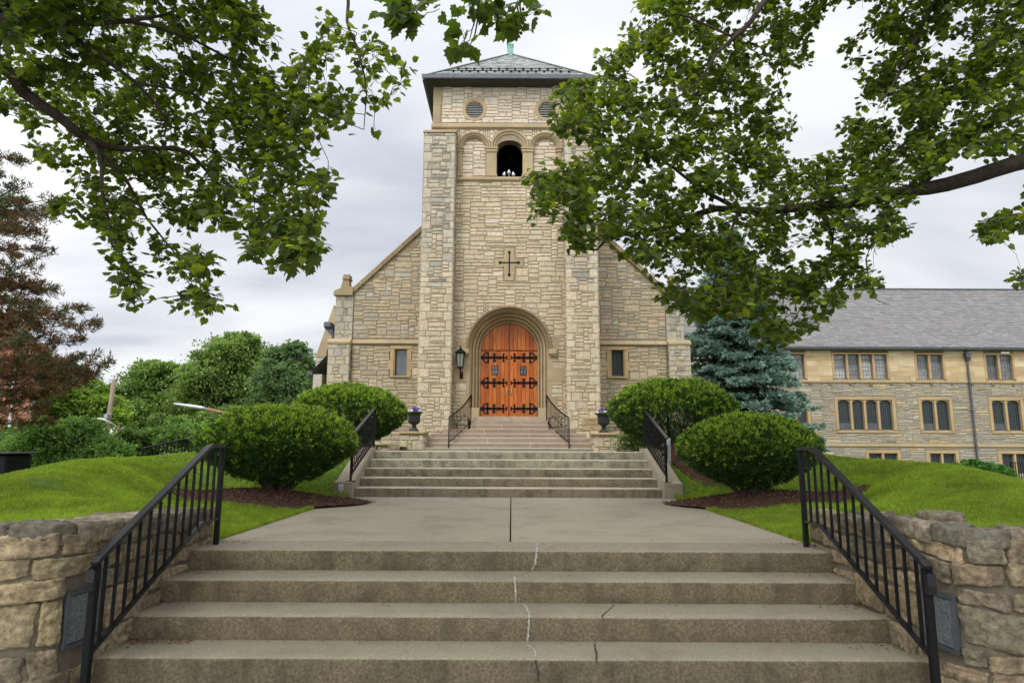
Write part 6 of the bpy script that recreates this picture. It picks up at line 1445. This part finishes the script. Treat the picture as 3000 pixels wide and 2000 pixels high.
RT = [
 [((11.2, 8.2, 5.9), .24), ((9.2, 8.5, 5.35), .17), (3040,462,8.6,.115), (2775,540,8.6,.10), (2680,555,8.6,.09), (2520,590,8.6,.075), (2360,605,8.7,.065), (2233,619,8.8,.055), (2100,612,8.8,.046), (1997,645,8.7,.036), (1883,683,8.6,.026), (1793,690,8.5,.018), (1745,655,8.4,.012)],
 [(1820,695,8.5,.018), (1774,702,8.4,.018), (1745,732,8.4,.015), (1680,724,8.4,.011), (1660,735,8.4,.007)],
 [(2160,612,8.8,.032), (2036,540,8.5,.024), (1972,490,8.4,.018), (1895,440,8.3,.013), (1830,380,8.2,.008), (1720,330,8.1,.005)],
 [((10.2, 8.2, 4.2), .17), ((8.2, 8.5, 5.4), .12), (3010,300,8.9,.07), (2840,408,8.8,.055), (2700,540,8.7,.045)],
 [((8.2, 8.5, 5.4), .1), (3010,180,9.0,.06), (2870,200,8.9,.045), (2750,330,8.8,.03), (2640,430,8.7,.02), (2560,480,8.6,.012)],
 [((10.0, 8.2, 6.5), .15), ((6.5, 8.6, 7.8), .09), (2900,-120,8.9,.06), (2760,-10,8.8,.045), (2686,100,8.6,.03), (2640,210,8.5,.018), (2580,300,8.4,.01)],
 [((10.2, 8.2, 4.2), .16), ((8.0, 5.0, 6.5), .10), ((5.0, 2.0, 7.4), .07), ((1.5, -1.5, 7.9), .04)],
 [((6.5, 8.6, 7.8), .08), (2500,-220,8.4,.06), (2270,-30,8.2,.045), (2200,62,8.1,.036), (2150,108,8.1,.03), (2099,160,8.1,.022), (2060,230,8.1,.016), (1960,300,8.1,.010), (1850,300,8.0,.005)],
 [(2150,108,8.1,.02), (2074,75,8.2,.016), (1960,40,8.1,.011), (1880,100,8.0,.006)],
 [(2400,600,8.6,.03), (2440,700,8.3,.02), (2420,800,8.1,.014), (2350,900,7.9,.008), (2300,980,7.8,.004)],
 [(2160,615,8.8,.024), (2120,740,8.4,.015), (2080,850,8.1,.010), (2020,900,8.0,.005)],
 [(2600,580,8.6,.03), (2570,680,8.4,.016), (2540,760,8.2,.010), (2560,860,8.1,.006), (2600,890,8.0,.003)],
 [((8.4, 8.5, 3.6), .1), (3060,640,8.2,.05), (2930,640,8.1,.025), (2880,680,8.1,.012)],
 [((6.5, 8.6, 7.8), .05), (1800,-260,6.6,.035), (1590,-110,5.6,.018), (1520,-20,5.2,.010), (1524,40,5.15,.007), (1560,95,5.15,.003)],
 [(1590,-110,5.6,.016), (1400,-100,5.2,.012), (1400,20,5.1,.008), (1385,100,5.1,.006), (1360,140,5.1,.003)],
 [(1400,-100,5.2,.012), (1200,-90,5.1,.010), (1180,10,5.1,.006), (1240,50,5.1,.003)],
]
sycamore((11.0, 8.2), [(pr, 5400, 0), (low, 26, 5), (tipr, 8, 4)], RT, dr, 9, 'large sycamore reaching in from the right across the tower and hall roof', .092, 6, (650, (-.5, 10), (-5.5, 4.2), (6.3, 9.0)), gapthr=-.12, tones=TN)
# near sprigs hanging at the top of the frame belong to a third limb of the right tree's neighbour
S3 = [c4([(1955,-20),(2260,-20),(2250,60),(2180,90),(2110,150),(2060,150),(1990,100)]), [(1315,110),(1345,95),(1400,110),(1440,80),(1425,125),(1400,160),(1365,165),(1330,150)], [(1455,0),(1590,0),(1590,60),(1560,80),(1560,130),(1530,110),(1490,100),(1460,60)], [(1340,0),(1440,-5),(1430,60),(1370,50)]]
def d3(x, y): return 4.9, .12
T3 = [[((4.8, 3.4, 3.5), .16), ((3.9, 3.8, 5.2), .12), ((2.2, 4.4, 5.6), .07), (1800,-330,4.9,.045), (1590,-160,4.9,.02), (1530,-30,4.9,.010), (1524,30,4.9,.006), (1545,90,4.9,.003)], [(1800,-330,4.9,.03), (1450,-230,4.9,.018), (1410,-60,4.9,.010), (1395,40,4.9,.007), (1375,120,4.9,.003)], [(1450,-230,4.9,.015), (1230,-130,4.9,.010), (1200,-10,4.9,.006), (1240,50,4.9,.003)]]
sycamore((5.4, 2.9), [(S3[0], 18, 3), (S3[1], 7, 3), (S3[2], 12, 3), (S3[3], 8, 3)], T3, d3, 13, 'near sycamore with leafy sprigs hanging at the top centre', .125, 5, tones=[(.055,.095,.013), (.07,.11,.014)], trunk_r=.3, trunk_h=6)

# ------------------------------------------------------------------ grass blades
def grass(sgn, seed):
    r = np.random.default_rng(seed); out = []
    def field(n, x0, x1, y0, y1, h, w_):
        x = x0+(x1-x0)*r.random(n); y = y0+(y1-y0)*r.random(n)
        def inner(y): return np.where(y > 6.05, 2.68, 3.0+np.maximum(0, 4.3-y))
        k = (x > inner(y)+(r.uniform(0, .03, n) if x1 > 3 else -.03)) & ~((y > 10.9) & (y < 13.0) & (x < 2.93)) & ~((np.abs(x-3.6) < 2.0) & (((x-(3.55 if sgn < 0 else 3.75))/1.43)**2+((y-9.75)/.93)**2 < 1.0+r.normal(size=n)*.05))
        if sgn > 0: k &= ~(((x-3.55)/.72)**2+((y-12.7)/1.4)**2 < 1)
        k &= ~((y > 12.6) & (x < 6.3) & (y > 18.8))
        x, y = x[k], y[k]; z = np.array([lawn_z(a, b) for a, b in zip(x, y)])
        out.append((x*sgn, y, z, np.full(len(x), h), np.full(len(x), w_)))
    field(150000, 2.68, 6.5, 4.0, 8.0, .040, .0026); field(120000, 2.68, 8.5, 8.0, 11.0, .042, .004); field(70000, 2.68, 10.5, 11.0, 14.5, .045, .006); field(30000, 6.5, 9.5, 5.5, 8.0, .045, .005); field(9000, 2.655, 2.74, 6.05, 10.9, .055, .003)
    x, y, z, h, w_ = [np.concatenate(q) for q in zip(*out)]; n = len(x); B = np.stack([x, y, z-.004], 1)
    tone = np.array([noise.noise(Vector((a*1.1, b*1.1, 7)))*.5+noise.noise(Vector((a*4.5, b*4.5, 3)))*.35+noise.noise(Vector((a*14, b*14, 3)))*.25 for a, b in zip(x, y)])
    d = r.normal(size=(n, 3))*.42; d[:, 2] = 1; d /= np.linalg.norm(d, axis=1, keepdims=True); sd_ = np.cross(d, unit(r, n)); sd_ /= np.linalg.norm(sd_, axis=1, keepdims=True)
    cols = np.array([.165, .245, .026])*(1+tone[:, None]*.85)*r.uniform(.7, 1.3, (n, 1)); mixy = (r.random(n) < .16)[:, None]; cols = np.where(mixy, cols*np.array([1.45, 1.12, 1.1]), cols)
    g = blades('grass', B, d, sd_, h*r.uniform(.55, 1.3, n)*(1+tone*.9).clip(.5, 2), w_, cols, M['grassblade'], None); g['kind'] = 'stuff'; tag(g, 'short bright green lawn grass on the %s mound' % ('left' if sgn < 0 else 'right'), 'grass')
grass(-1, 1); grass(1, 2)
# leaf litter and bits of bark on the steps and along the rail feet
r = np.random.default_rng(3); rr = random.Random(3); mb = MB()
def bit(x, y, z, L_, c):
    a = rr.uniform(0, 6.28); d = Vector((math.cos(a)*L_, math.sin(a)*L_*.6, 0)); e_ = Vector((-math.sin(a), math.cos(a), 0))*L_*rr.uniform(.12, .4); p = Vector((x, y, z+.004)); mb.poly([p-d, p-e_*.8+Vector((0, 0, .004)), p+d, p+e_+Vector((0, 0, .006))], c)
LIT = [(.05,.035,.02), (.09,.05,.025), (.03,.025,.018), (.13,.09,.05)]
for i in range(420):
    k = rr.randrange(4); y = rr.uniform(LN[k]+.03, (LN[k+1] if k < 3 else 6.1)-.01); y = y if rr.random() < .4 else (LN[k+1] if k < 3 else 6.1)-.01-rr.random()**2*.12; bit(rr.uniform(-2.5, 2.5), y, LZ+LH*(k+1), rr.uniform(.004, .016), rr.choice(LIT))
for s in (-1, 1):
    for i in range(420):
        k = rr.randrange(4); y = (LN[k+1] if k < 3 else 6.1)-.01-rr.random()**1.5*.2; bit(s*(2.66-rr.random()**2.2*.35), y, LZ+LH*(k+1)+.003, rr.uniform(.005, .016), rr.choice(LIT[:3]+[(.14,.06,.03)]))
for i in range(260): bit(-2.62+rr.random()**1.4*.42, 4.84-rr.random()**1.6*.10, LZ+LH+.003+rr.uniform(0, .008), rr.uniform(.006, .018), rr.choice([(.16,.065,.03),(.12,.05,.025),(.20,.09,.04)]))
for i in range(90): bit(rr.uniform(-2.5, 2.5), rr.uniform(6.1, 11), 0, rr.uniform(.006, .02), rr.choice(LIT))
o = mb.build('leaf_litter', M['mulch']); o['kind'] = 'stuff'; tag(o, 'scattered dry leaf bits and bark crumbs on the concrete steps', 'leaf litter')
